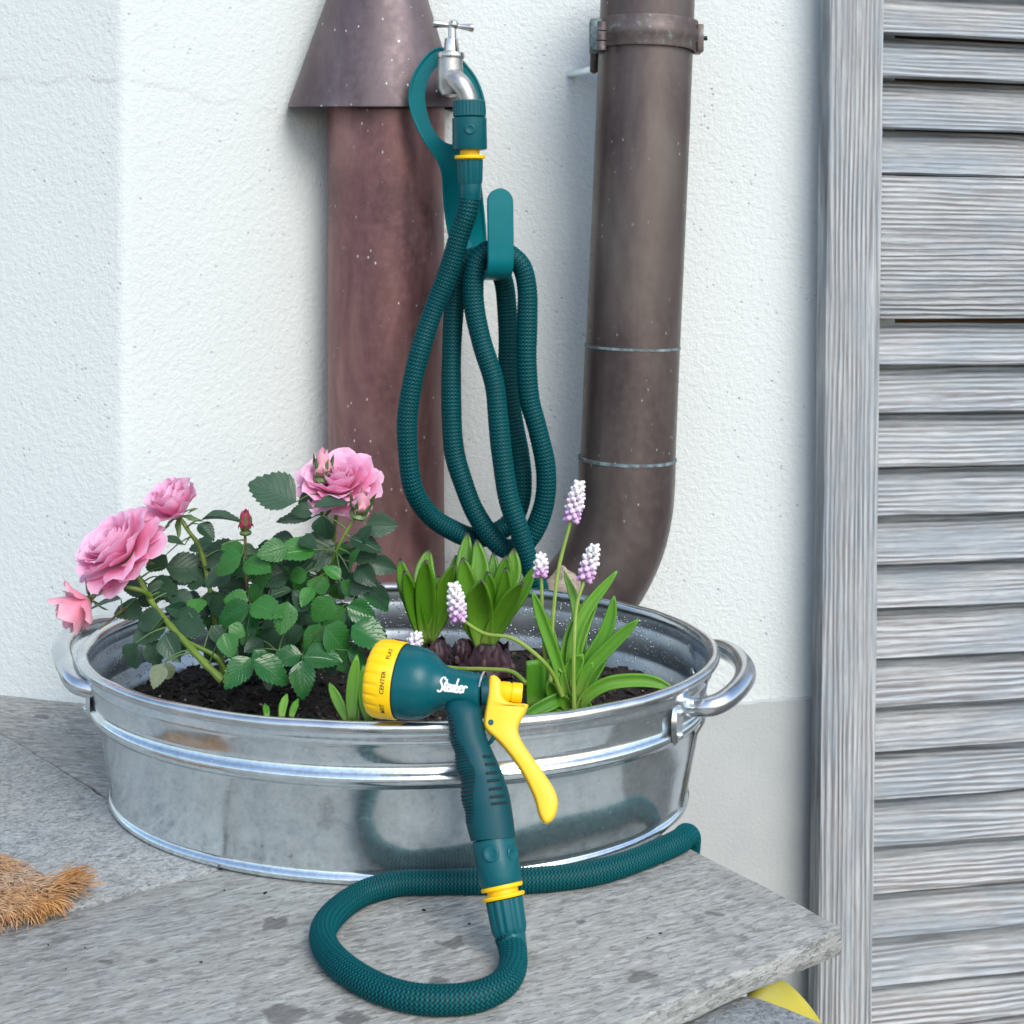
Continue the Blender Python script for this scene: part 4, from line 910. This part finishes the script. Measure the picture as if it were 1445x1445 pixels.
# ------------------------------------------------------------------ rose bush
def C3(x, y): return (60+x/2.89, 620+y/2.89)
def R3(x, y, d): return P(*C3(x, y), d)
rose = thing('rose_bush', 'miniature rose bush with pink blooms and dark green leaves at the left of the tub', 'rose bush', (float(R3(870, 950, 1.1)[0]), 1.12, .066))
stems = [([R3(735, 985, 1.055), R3(640, 890, 1.065), R3(530, 770, 1.085), R3(450, 670, 1.10), R3(405, 590, 1.105), R3(378, 530, 1.105)], .0030, M_stem),
         ([R3(750, 960, 1.08), R3(705, 885, 1.075), R3(600, 830, 1.08), R3(530, 770, 1.09)], .0022, M_stem),
         ([R3(740, 960, 1.10), R3(700, 720, 1.12), R3(675, 570, 1.13), R3(640, 440, 1.13), R3(600, 380, 1.13), R3(565, 325, 1.13)], .0026, M_stem),
         ([R3(880, 960, 1.12), R3(850, 700, 1.12), R3(835, 600, 1.12), R3(828, 500, 1.12), R3(826, 390, 1.12)], .0018, M_stemb),
         ([R3(1070, 980, 1.12), R3(1060, 750, 1.13), R3(1120, 600, 1.14), R3(1150, 430, 1.14), R3(1140, 300, 1.14), R3(1137, 165, 1.14)], .0023, M_stem),
         ([R3(1010, 990, 1.14), R3(1100, 700, 1.15), R3(1175, 500, 1.155), R3(1190, 370, 1.155), R3(1205, 240, 1.155)], .0026, M_stem),
         ([R3(1130, 620, 1.13), R3(1180, 500, 1.12), R3(1210, 430, 1.115), R3(1275, 315, 1.115)], .0017, M_stem),
         ([R3(440, 640, 1.10), R3(400, 615, 1.09), R3(310, 600, 1.085), R3(240, 620, 1.085), R3(185, 648, 1.085)], .0020, M_stem),
         ([R3(340, 690, 1.11), R3(315, 705, 1.11), R3(270, 745, 1.10), R3(228, 775, 1.095)], .0013, M_stemb),
         ([R3(950, 980, 1.09), R3(960, 880, 1.085), R3(1060, 880, 1.06)], .0014, M_stem),
         ([R3(1020, 960, 1.12), R3(1180, 800, 1.13), R3(1280, 640, 1.13), R3(1300, 480, 1.13), R3(1290, 400, 1.13)], .0017, M_stem)]
SP = []
for pts, r_, mt in stems:
    c = spline(pts, .004); MB().tube(c, np.linspace(r_, r_*.62, len(c))*(1+.12*np.sin(np.arange(len(c))*1.7)), 9).build('stem', mt, rose); SP.append(c)
SPA = np.vstack(SP)
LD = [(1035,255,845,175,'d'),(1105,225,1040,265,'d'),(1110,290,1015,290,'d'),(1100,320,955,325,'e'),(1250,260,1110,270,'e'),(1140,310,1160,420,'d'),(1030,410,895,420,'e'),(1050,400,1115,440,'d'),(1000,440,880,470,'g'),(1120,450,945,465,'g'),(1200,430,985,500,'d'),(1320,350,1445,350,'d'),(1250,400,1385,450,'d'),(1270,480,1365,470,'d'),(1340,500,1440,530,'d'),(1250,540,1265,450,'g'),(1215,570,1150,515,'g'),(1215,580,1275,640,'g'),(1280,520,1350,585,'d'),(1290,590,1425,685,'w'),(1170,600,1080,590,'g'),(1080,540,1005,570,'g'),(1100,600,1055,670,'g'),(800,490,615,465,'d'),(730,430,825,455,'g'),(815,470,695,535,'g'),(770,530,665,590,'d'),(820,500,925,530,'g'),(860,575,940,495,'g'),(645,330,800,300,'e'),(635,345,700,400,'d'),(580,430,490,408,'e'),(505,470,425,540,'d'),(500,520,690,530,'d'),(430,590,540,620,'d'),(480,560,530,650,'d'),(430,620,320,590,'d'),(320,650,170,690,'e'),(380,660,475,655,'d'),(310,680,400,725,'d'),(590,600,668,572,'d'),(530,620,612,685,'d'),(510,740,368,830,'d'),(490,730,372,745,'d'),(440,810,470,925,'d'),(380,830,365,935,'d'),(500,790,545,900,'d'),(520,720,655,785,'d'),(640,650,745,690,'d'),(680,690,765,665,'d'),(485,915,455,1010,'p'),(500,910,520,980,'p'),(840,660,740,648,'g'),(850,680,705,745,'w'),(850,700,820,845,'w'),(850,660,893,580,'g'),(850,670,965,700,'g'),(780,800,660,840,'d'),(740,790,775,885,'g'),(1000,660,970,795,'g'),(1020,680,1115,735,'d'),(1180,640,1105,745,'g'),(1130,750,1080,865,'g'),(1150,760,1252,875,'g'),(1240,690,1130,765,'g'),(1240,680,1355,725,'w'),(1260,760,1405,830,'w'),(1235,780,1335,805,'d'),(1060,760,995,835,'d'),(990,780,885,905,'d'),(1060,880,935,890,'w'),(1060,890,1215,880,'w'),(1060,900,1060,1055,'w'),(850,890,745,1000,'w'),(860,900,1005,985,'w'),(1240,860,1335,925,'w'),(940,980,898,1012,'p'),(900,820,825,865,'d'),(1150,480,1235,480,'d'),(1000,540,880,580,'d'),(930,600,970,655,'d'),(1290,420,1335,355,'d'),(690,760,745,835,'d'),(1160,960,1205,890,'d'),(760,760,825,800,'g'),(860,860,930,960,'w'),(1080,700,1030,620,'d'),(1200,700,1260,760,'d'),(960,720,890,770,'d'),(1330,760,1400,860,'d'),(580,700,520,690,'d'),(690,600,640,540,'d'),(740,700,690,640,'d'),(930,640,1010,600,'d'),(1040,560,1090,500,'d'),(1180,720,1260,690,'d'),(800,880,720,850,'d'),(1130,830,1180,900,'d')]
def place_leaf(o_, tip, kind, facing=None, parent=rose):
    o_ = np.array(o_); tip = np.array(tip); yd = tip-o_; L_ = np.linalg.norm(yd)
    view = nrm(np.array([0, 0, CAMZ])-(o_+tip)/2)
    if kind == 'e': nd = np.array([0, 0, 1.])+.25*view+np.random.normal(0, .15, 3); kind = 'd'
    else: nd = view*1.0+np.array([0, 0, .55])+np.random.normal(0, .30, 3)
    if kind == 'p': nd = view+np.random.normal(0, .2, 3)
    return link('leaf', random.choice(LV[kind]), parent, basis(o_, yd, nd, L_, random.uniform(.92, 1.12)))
stalk = MB(); bases = []
for x0, y0, x1, y1, kd in LD:
    cx_, cy_ = (x0+x1)/2, (y0+y1)/2
    d = 1.125 - .06*max(0, (cy_-600)/400) + random.uniform(-.018, .018)
    if kd in 'gw': d -= .022
    if kd == 'p': d = 1.05
    o_ = R3(x0, y0, d); tp = R3(x1, y1, d-random.uniform(-.008, .016)); tp = o_+(tp-o_)*1.02
    place_leaf(o_, tp, kd); bases.append(o_)
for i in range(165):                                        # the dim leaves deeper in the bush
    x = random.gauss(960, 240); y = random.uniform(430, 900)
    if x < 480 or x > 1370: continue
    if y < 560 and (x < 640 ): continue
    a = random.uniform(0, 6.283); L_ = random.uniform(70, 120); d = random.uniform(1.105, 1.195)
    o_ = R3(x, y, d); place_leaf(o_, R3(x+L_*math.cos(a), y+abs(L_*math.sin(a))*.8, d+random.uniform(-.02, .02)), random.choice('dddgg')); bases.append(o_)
for o_ in bases:
    dist = np.linalg.norm(SPA-o_, axis=1); j = int(dist.argmin())
    if .004 < dist[j] < .036:
        q = SPA[j]; mid_ = (o_+q)/2+np.array([0, 0, .25*dist[j]*.3]); c = spline([q, mid_, o_], .006); stalk.tube(c, np.linspace(.0008, .00045, len(c)), 5, False)
stalk.build('leaf_stalks', M_sepal, rose, recalc=False, sharp=0)['kind'] = 'stuff'

def petal(r0, L_, Wd, th0, th1, cup, ruff, seed, point=0.0, nu=7, nv=8):
    rs = random.Random(seed); V = []; U = []; Fc = []; o1, o2 = rs.random()*50, rs.random()*50
    for i in range(nv+1):
        v_ = i/nv; ang = th0+(th1-th0)*v_; prev = None
        # integrate the arc
        rr = r0; zz = 0
        for k_ in range(int(v_*20)):
            a_ = th0+(th1-th0)*k_/20; rr += math.sin(a_)*L_/20; zz += math.cos(a_)*L_/20
        w = Wd*(.30+.70*math.sin(math.pi*.5*min(1, v_*1.35)))*(1-.10*v_)
        for j in range(nu):
            u = -1+2*j/(nu-1)
            shr = 1-(abs(u)**2.4)*(.22+point*.5)*v_**2 - (point*.25*(1-abs(u))*-1)*v_**4
            rloc = r0+(rr-r0)*shr; zloc = zz*shr
            x = u*w*.5; ct = cup*(u*u)*w
            nx_ = math.cos(ang); nz_ = -math.sin(ang)
            rf = ruff*L_*v_**2*noise.noise(Vector((u*1.6+o1, v_*1.5+o2, 0)))
            V.append((x, rloc-ct*nx_*1.0+rf*nx_, zloc-ct*nz_+rf*nz_)); U.append((v_, u))
    for i in range(nv):
        for j in range(nu-1): Fc.append((i*nu+j, i*nu+j+1, (i+1)*nu+j+1, (i+1)*nu+j))
    me = bpy.data.meshes.new('petal'); me.from_pydata(V, [], Fc); me.polygons.foreach_set('use_smooth', [True]*len(me.polygons)); set_uv(me, U); return me
def axis_mat(o_, ax, spin=0, s_=1.0):
    q = Vector(nrm(ax)).to_track_quat('Z', 'Y'); return Matrix.Translation(Vector(o_)) @ q.to_matrix().to_4x4() @ Matrix.Rotation(spin, 4, 'Z') @ Matrix.Scale(s_, 4)
def bloom(o_, ax, size, rings, mat, name='rose_bloom'):
    core = MB(); c0 = np.array(o_); A_ = nrm(ax)
    core.lathe(c0-A_*.05*size, A_, [(0, .05*size), (.08*size, .13*size), (.2*size, .14*size), (.28*size, .07*size)], 12)
    fl = core.build(name, M_sepal, rose); sd = random.randint(0, 9999)
    for k_, (n, th0, th1, L_, Wd, zo, cup, ruff, pt) in enumerate(rings):
        for q in range(n):
            me = petal(.05*size, L_*size*random.uniform(.93, 1.07), Wd*size*random.uniform(.92, 1.08), R(th0+random.uniform(-6, 6)), R(th1+random.uniform(-9, 9)), cup, ruff, sd+k_*31+q, pt); me.materials.append(mat)
            M = axis_mat(c0+A_*zo*size, A_, 2*math.pi*(q+.5*(k_ % 2)+random.uniform(-.12, .12))/n + k_*.7)
            link('petal', me, fl, M)
    for q in range(5):
        me = petal(.06*size, .42*size, .16*size, R(95), R(130), .1, .1, sd+900+q, 1.0, 5, 5); me.materials.append(M_sepal); link('sepal', me, fl, axis_mat(c0, A_, 1.2566*q))
    return fl
FULL = [(3, 4, -12, .42, .34, .16, .35, .14, 0), (5, 10, -2, .50, .42, .13, .32, .14, 0), (5, 18, 10, .58, .50, .10, .28, .14, 0), (6, 30, 24, .66, .58, .08, .24, .15, 0), (7, 42, 40, .74, .62, .06, .20, .16, 0), (8, 55, 58, .80, .64, .04, .16, .16, 0), (8, 68, 78, .82, .68, .02, .12, .17, 0), (8, 82, 100, .78, .68, 0, .08, .17, 0)]
bloom(R3(352, 490, 1.100), (-.55, -.42, .72), .046, FULL, M_petal)
HALF = [(3, 5, -12, .60, .40, .1, .35, .2, 0), (5, 12, 0, .70, .48, .08, .32, .22, 0), (6, 24, 14, .76, .56, .05, .28, .25, 0), (6, 36, 34, .80, .60, .02, .22, .28, 0), (6, 50, 56, .74, .6, 0, .15, .3, 0)]
bloom(R3(556, 316, 1.130), (-.30, -.42, .86), .038, HALF, M_petal)
bloom(R3(1215, 232, 1.155), (.02, -.50, .86), .045, FULL[:-1], M_petal)
BELL = [(3, 8, 2, .62, .50, .05, .3, .12, .1), (5, 26, 4, .86, .62, .03, .34, .2, .15), (5, 44, 22, .95, .70, .01, .28, .24, .2), (4, 60, 62, .80, .62, 0, .18, .26, .2)]
bloom(R3(195, 650, 1.085), (-.72, -.38, -.50), .030, BELL, M_petal2)
def bud(o_, ax, L_, r_, mat, open_=.35):
    A_ = nrm(ax); o_ = np.array(o_)
    fl = MB().lathe(o_-A_*.12*L_, A_, [(-.05*L_, .12*r_*3), (0, .62*r_), (.10*L_, .72*r_), (.2*L_, .5*r_)], 14).build('rose_bud', M_sepal, rose)
    for q in range(5):
        me = petal(.10*r_, L_*random.uniform(.92, 1.04), r_*1.9, R(44), R(-32), .42, .06, q*7+int(L_*1e5), .7, 7, 9); me.materials.append(mat); link('petal', me, fl, axis_mat(o_, A_, 1.2566*q+.3))
    for q in range(3):
        me = petal(.05*r_, L_*1.04, r_*1.5, R(36), R(-26), .45, .06, q*9+3, .7, 7, 9); me.materials.append(mat); link('petal', me, fl, axis_mat(o_, A_, 2.1*q))
    for q in range(5):
        me = petal(.35*r_, L_*random.uniform(.72, .98), r_*.55, R(40+open_*30), R(-22+open_*80), .2, .12, q*11+5, 1.2, 5, 8); me.materials.append(M_sepal); link('sepal', me, fl, axis_mat(o_-A_*.02*L_, A_, 1.2566*q+.9))
bud(R3(1140, 158, 1.14), (.06, -.15, 1), .0215, .0105, M_petal2, .05)
bud(R3(1290, 302, 1.115), (.25, -.35, .85), .0185, .0108, M_petal2, .2)
bud(R3(828, 378, 1.12), (0, -.1, 1), .0160, .0068, M_petalr, -.05)

# ------------------------------------------------------------------ strap leaves (hyacinths, grape hyacinths, shoots)
def strap(pts, wpx, mat, parent, fold=.35, prof='lance', name='leaf', facing=None, thick=.0011):
    c = spline(pts, .0045); n = len(c); T = np.gradient(c, axis=0); V = []; U = []; Fc = []; nu = 7
    for i in range(n):
        v_ = i/(n-1); tv = nrm(T[i]); vw = facing if facing is not None else nrm(np.array([0, 0, CAMZ])-c[i]); x_ = nrm(np.cross(tv, vw)); nn = nrm(np.cross(x_, tv))
        if prof == 'lance': w = (.58+.42*math.sin(math.pi*min(1, v_*.9+.05)))*(1-max(0, (v_-.62)/.38)**2.2)**.62 if v_ < 1 else .02
        elif prof == 'strap': w = (.75+.25*math.sin(math.pi*v_))*(1-max(0, (v_-.72)/.28)**2)**.7 if v_ < 1 else .02
        else: w = 1
        w *= wpx*c[i][1]/F*.5
        for j in range(nu):
            u = -1+2*j/(nu-1); V.append(c[i]+x_*u*w+nn*(-fold*w*(1-u*u))); U.append((v_, u))
    for i in range(n-1):
        for j in range(nu-1): Fc.append((i*nu+j, i*nu+j+1, (i+1)*nu+j+1, (i+1)*nu+j))
    off = ORG[parent.name]; me = bpy.data.meshes.new(name); me.from_pydata([tuple(q-off) for q in V], [], Fc)
    me.polygons.foreach_set('use_smooth', [True]*len(me.polygons)); set_uv(me, U); me.materials.append(mat); o_ = link(name, me, parent)
    s_ = o_.modifiers.new('thickness', 'SOLIDIFY'); s_.thickness = thick; s_.offset = 0; return o_
def C4(x, y): return (480+x/2.89, 660+y/2.89)
def R4(x, y, d): return P(*C4(x, y), d)
def bulb(parent, x, y, d, rpx, hpx):
    c0 = R4(x, y, d); r_ = rpx/2.89*d/F; h_ = hpx/2.89*d/F; m = MB(); sd = random.random()*20
    fn = lambda a, r, t_: r*(1+.10*math.sin(9*t_+a*300)+.12*noise.noise(Vector((math.cos(t_)*2, math.sin(t_)*2, a*120+sd))))
    m.lathe(c0-np.array([0, 0, h_*.6]), (0, 0, 1), [(0, r_*.7), (h_*.3, r_), (h_*.6, r_*.98), (h_*.9, r_*.74), (h_*1.15, r_*.52), (h_*1.35, r_*.46), (h_*1.45, r_*.40)], 40, True, fn); m.build('bulb', M_bulb, parent)
    for q in range(11):                                    # papery skins peeling off
        a_ = 6.283*q/11+random.uniform(-.2, .2); dr = np.array([math.cos(a_), math.sin(a_), 0]); b0 = c0+dr*r_*.9+np.array([0, 0, -h_*.2])
        me = petal(0, h_*random.uniform(.7, 1.15), r_*random.uniform(.8, 1.2), R(14), R(-40+random.uniform(-15, 25)), .2, .25, q+int(x), .8, 5, 6); me.materials.append(M_bulb)
        link('bulb_scale', me, parent, Matrix.Translation(Vector(b0)) @ Matrix.Rotation(a_-math.pi/2, 4, 'Z'))
def hyacinth(base, d, leaves, bx, by, br, bh, label):
    h_ = thing('hyacinth', label, 'hyacinth', (float(R4(bx, by, d)[0]), d, .066))
    bulb(h_, bx, by, d, br, bh)
    for pts, w, dd in leaves:
        strap([R4(*base, d+dd*.15)]+[R4(x, y, d+dd*(k_+1)/len(pts)) for k_, (x, y) in enumerate(pts)], w/2.89, M_hya, h_, .55, 'lance', thick=.0022)
hyacinth((355, 715), 1.235, [([(300, 560), (262, 460), (245, 372)], 70, .010), ([(350, 560), (345, 430), (362, 332)], 92, .034), ([(392, 600), (400, 500), (400, 440)], 60, .012), ([(430, 560), (460, 440), (474, 358)], 62, .006), ([(352, 600), (348, 480), (350, 378)], 84, -.014), ([(410, 590), (432, 480), (466, 392)], 66, -.008), ([(325, 640), (290, 520), (262, 420)], 66, -.012)],
         400, 770, 62, 75, 'smaller green hyacinth bulb with broad leaves nearer the rose bush')
hyacinth((590, 735), 1.205, [([(530, 560), (510, 400), (520, 265)], 80, .036), ([(560, 520), (570, 400), (555, 292)], 84, .024), ([(600, 560), (625, 440), (625, 345)], 60, .03), ([(650, 540), (700, 430), (708, 328)], 90, .026), ([(555, 600), (520, 480), (500, 368)], 92, .004), ([(640, 560), (665, 460), (680, 358)], 88, .010), ([(610, 600), (612, 500), (600, 425)], 66, -.006), ([(650, 600), (672, 500), (676, 408)], 64, -.010), ([(572, 620), (566, 540), (578, 460)], 108, -.026), ([(640, 640), (690, 550), (746, 468)], 78, -.022), ([(660, 620), (740, 510), (798, 398)], 56, .012), ([(535, 640), (540, 560), (548, 480)], 60, -.010)],
         600, 800, 110, 100, 'larger green hyacinth bulb with broad leaves right of the other one')
# hose-side bulb next to it
hb = thing('flower_bulb', 'dark papery bulb lying between the two hyacinths', 'bulb', (float(R4(510, 770, 1.215)[0]), 1.215, .066)); bulb(hb, 505, 762, 1.215, 55, 70)

mus = thing('grape_hyacinth', 'clump of grape hyacinths with pale lilac flower spikes at the right of the tub', 'grape hyacinth', (float(R4(900, 1000, 1.07)[0]), 1.07, .066))
MD = 1.07
for pts, w, dz, pf in [
    ([(950, 1000), (945, 760), (1000, 590), (1132, 418)], 40, .02, 'strap'), ([(945, 1000), (960, 780), (1000, 640), (1053, 535)], 38, .03, 'strap'),
    ([(960, 960), (1010, 800), (1075, 690), (1105, 600), (1118, 520)], 46, .01, 'strap'), ([(965, 950), (1010, 830), (1110, 720), (1218, 618)], 42, -.005, 'strap'),
    ([(970, 1010), (1000, 940), (1080, 885), (1180, 868), (1280, 874), (1372, 912)], 44, -.012, 'strap'), ([(925, 940), (880, 780), (830, 640), (783, 503)], 40, .0, 'strap'),
    ([(950, 900), (958, 700), (960, 560), (912, 420)], 30, .04, 'strap'), ([(900, 960), (935, 720), (1000, 580), (1050, 500)], 50, .035, 'strap'),
    ([(945, 1000), (905, 950), (860, 960), (735, 1025)], 46, -.02, 'strap'), ([(930, 1015), (870, 1000), (800, 1015), (745, 1030)], 30, -.025, 'strap'),
    ([(800, 980), (798, 900), (797, 790)], 62, .0, 'cut'), ([(905, 830), (930, 740), (945, 680)], 30, .04, 'strap'), ([(850, 960), (838, 860), (850, 780)], 34, .02, 'strap'),
    ([(930, 960), (930, 860), (990, 760)], 56, .0, 'strap'), ([(960, 980), (985, 880), (1030, 790)], 44, .0, 'strap'), ([(870, 960), (900, 860), (915, 800)], 36, .01, 'strap'), ([(1015, 1010), (1016, 985), (1020, 960)], 14, -.01, 'strap'),
    ([(900, 980), (870, 900), (860, 840)], 44, .03, 'strap'), ([(930, 990), (915, 880), (870, 720), (838, 590)], 34, .03, 'strap'), ([(950, 990), (975, 860), (985, 700), (1010, 600)], 38, .035, 'strap'), ([(905, 980), (870, 930), (850, 870)], 40, -.01, 'strap'), ([(975, 1000), (1005, 900), (1060, 800), (1090, 740)], 36, .015, 'strap'), ([(880, 960), (865, 880), (880, 790)], 36, .02, 'strap')]:
    strap([R4(x, y, MD+dz*(k_/(len(pts)-1))) for k_, (x, y) in enumerate(pts)], w*1.2/2.89, M_mus, mus, .62, pf, thick=.0012)
def spike(parent, top, bot, d, wpx, n, stem, dense=True):
    sc = spline(stem, .004); st_ = MB().tube(sc, np.linspace(.0018, .0013, len(sc)), 8).build('flower_stem', M_gstem, parent)
    A_, B_ = R4(*bot, d), R4(*top, d); ax = nrm(B_-A_); L_ = np.linalg.norm(B_-A_); V = []; Fc = []; ph = []; wd = wpx/2.89*d/F*.5
    MB().tube([A_, B_], [.0014, .0006], 6).build('spike_core', M_gstem, st_)
    u = nrm(np.cross(ax, [0, 1, 0])); w = np.cross(ax, u)
    for i in range(n):
        s_ = i/(n-1); a_ = i*2.39996; r_ = wd*(.72+.28*math.sin(math.pi*min(1, (1-s_)*1.1+.05)))*(1-.45*s_**2.5)
        out = u*math.cos(a_)+w*math.sin(a_); p_ = A_+ax*L_*(s_*.95)+out*r_*.70; dr = nrm(out+ax*(-.55+1.4*s_)); fl = .0027*(1-.25*s_)*random.uniform(.9, 1.1)
        mm = MB(); mm.lathe(p_-dr*fl*1.3, dr, [(0, fl*.25), (fl*.4, fl*.75), (fl*1.1, fl*1.0), (fl*1.8, fl*.85), (fl*2.3, fl*.5), (fl*2.5, fl*.62), (fl*2.55, fl*.2)], 7)
        o_ = len(V); V += mm.v; Fc += [tuple(k_+o_ for k_ in q) for q in mm.f]; ph += [min(1, max(0, s_*1.05+random.uniform(-.15, .15)))]*len(mm.v)
    off = ORG[parent.name]; me = bpy.data.meshes.new('flower_spike'); me.from_pydata([tuple(np.array(q)-off) for q in V], [], Fc); me.polygons.foreach_set('use_smooth', [True]*len(me.polygons))
    at = me.attributes.new('ph', 'FLOAT', 'POINT'); at.data.foreach_set('value', np.array(ph, np.float32)); me.materials.append(M_flor); link('flower_spike', me, st_)
spike(mus, (978, 52), (945, 212), 1.10, 74, 44, [R4(850, 960, 1.07), R4(862, 800, 1.075), R4(866, 640, 1.085), R4(890, 420, 1.095), R4(942, 212, 1.10)])
spike(mus, (1040, 312), (998, 455), 1.09, 76, 34, [R4(955, 1010, 1.06), R4(952, 850, 1.065), R4(955, 700, 1.07), R4(965, 560, 1.08), R4(998, 455, 1.09)])
spike(mus, (820, 352), (818, 436), 1.10, 58, 24, [R4(845, 950, 1.09), R4(838, 800, 1.095), R4(826, 620, 1.10), R4(820, 436, 1.10)])
spike(mus, (462, 466), (484, 622), 1.07, 78, 44, [R4(905, 930, 1.06), R4(860, 830, 1.055), R4(790, 755, 1.055), R4(700, 695, 1.06), R4(600, 680, 1.065), R4(540, 650, 1.07), R4(490, 612, 1.07)])
spike(mus, (315, 672), (292, 752), 1.10, 70, 26, [R4(760, 880, 1.07), R4(700, 832, 1.08), R4(600, 822, 1.09), R4(480, 818, 1.10), R4(380, 800, 1.10), R4(292, 752, 1.10)])

def shoots(label, lst, d, loc):
    s_ = thing('bulb_shoot', label, 'shoot', (float(R3(*loc, d)[0]), d, .066))
    for pts, w in lst: strap([R3(x, y, d+.006*k_) for k_, (x, y) in enumerate(pts)], w/2.89, M_mus, s_, .45, 'lance', thick=.0014)
shoots('tall green bulb shoot beside the yellow dial of the spray gun', [([(1245, 1150), (1215, 1090), (1168, 992)], 40), ([(1262, 1150), (1262, 1040), (1282, 878)], 48), ([(1280, 1150), (1270, 1090), (1275, 1040)], 40), ([(1330, 1150), (1310, 1060), (1308, 920)], 44), ([(1350, 1130), (1345, 1000), (1352, 880)], 34)], 1.0, (1270, 1130))
shoots('tiny green bulb shoot poking from the soil near the front rim', [([(915, 1130), (912, 1100), (905, 1076)], 26), ([(975, 1130), (980, 1090), (998, 1036)], 32), ([(1015, 1130), (1025, 1095), (1045, 1055)], 28)], 1.0, (970, 1110))
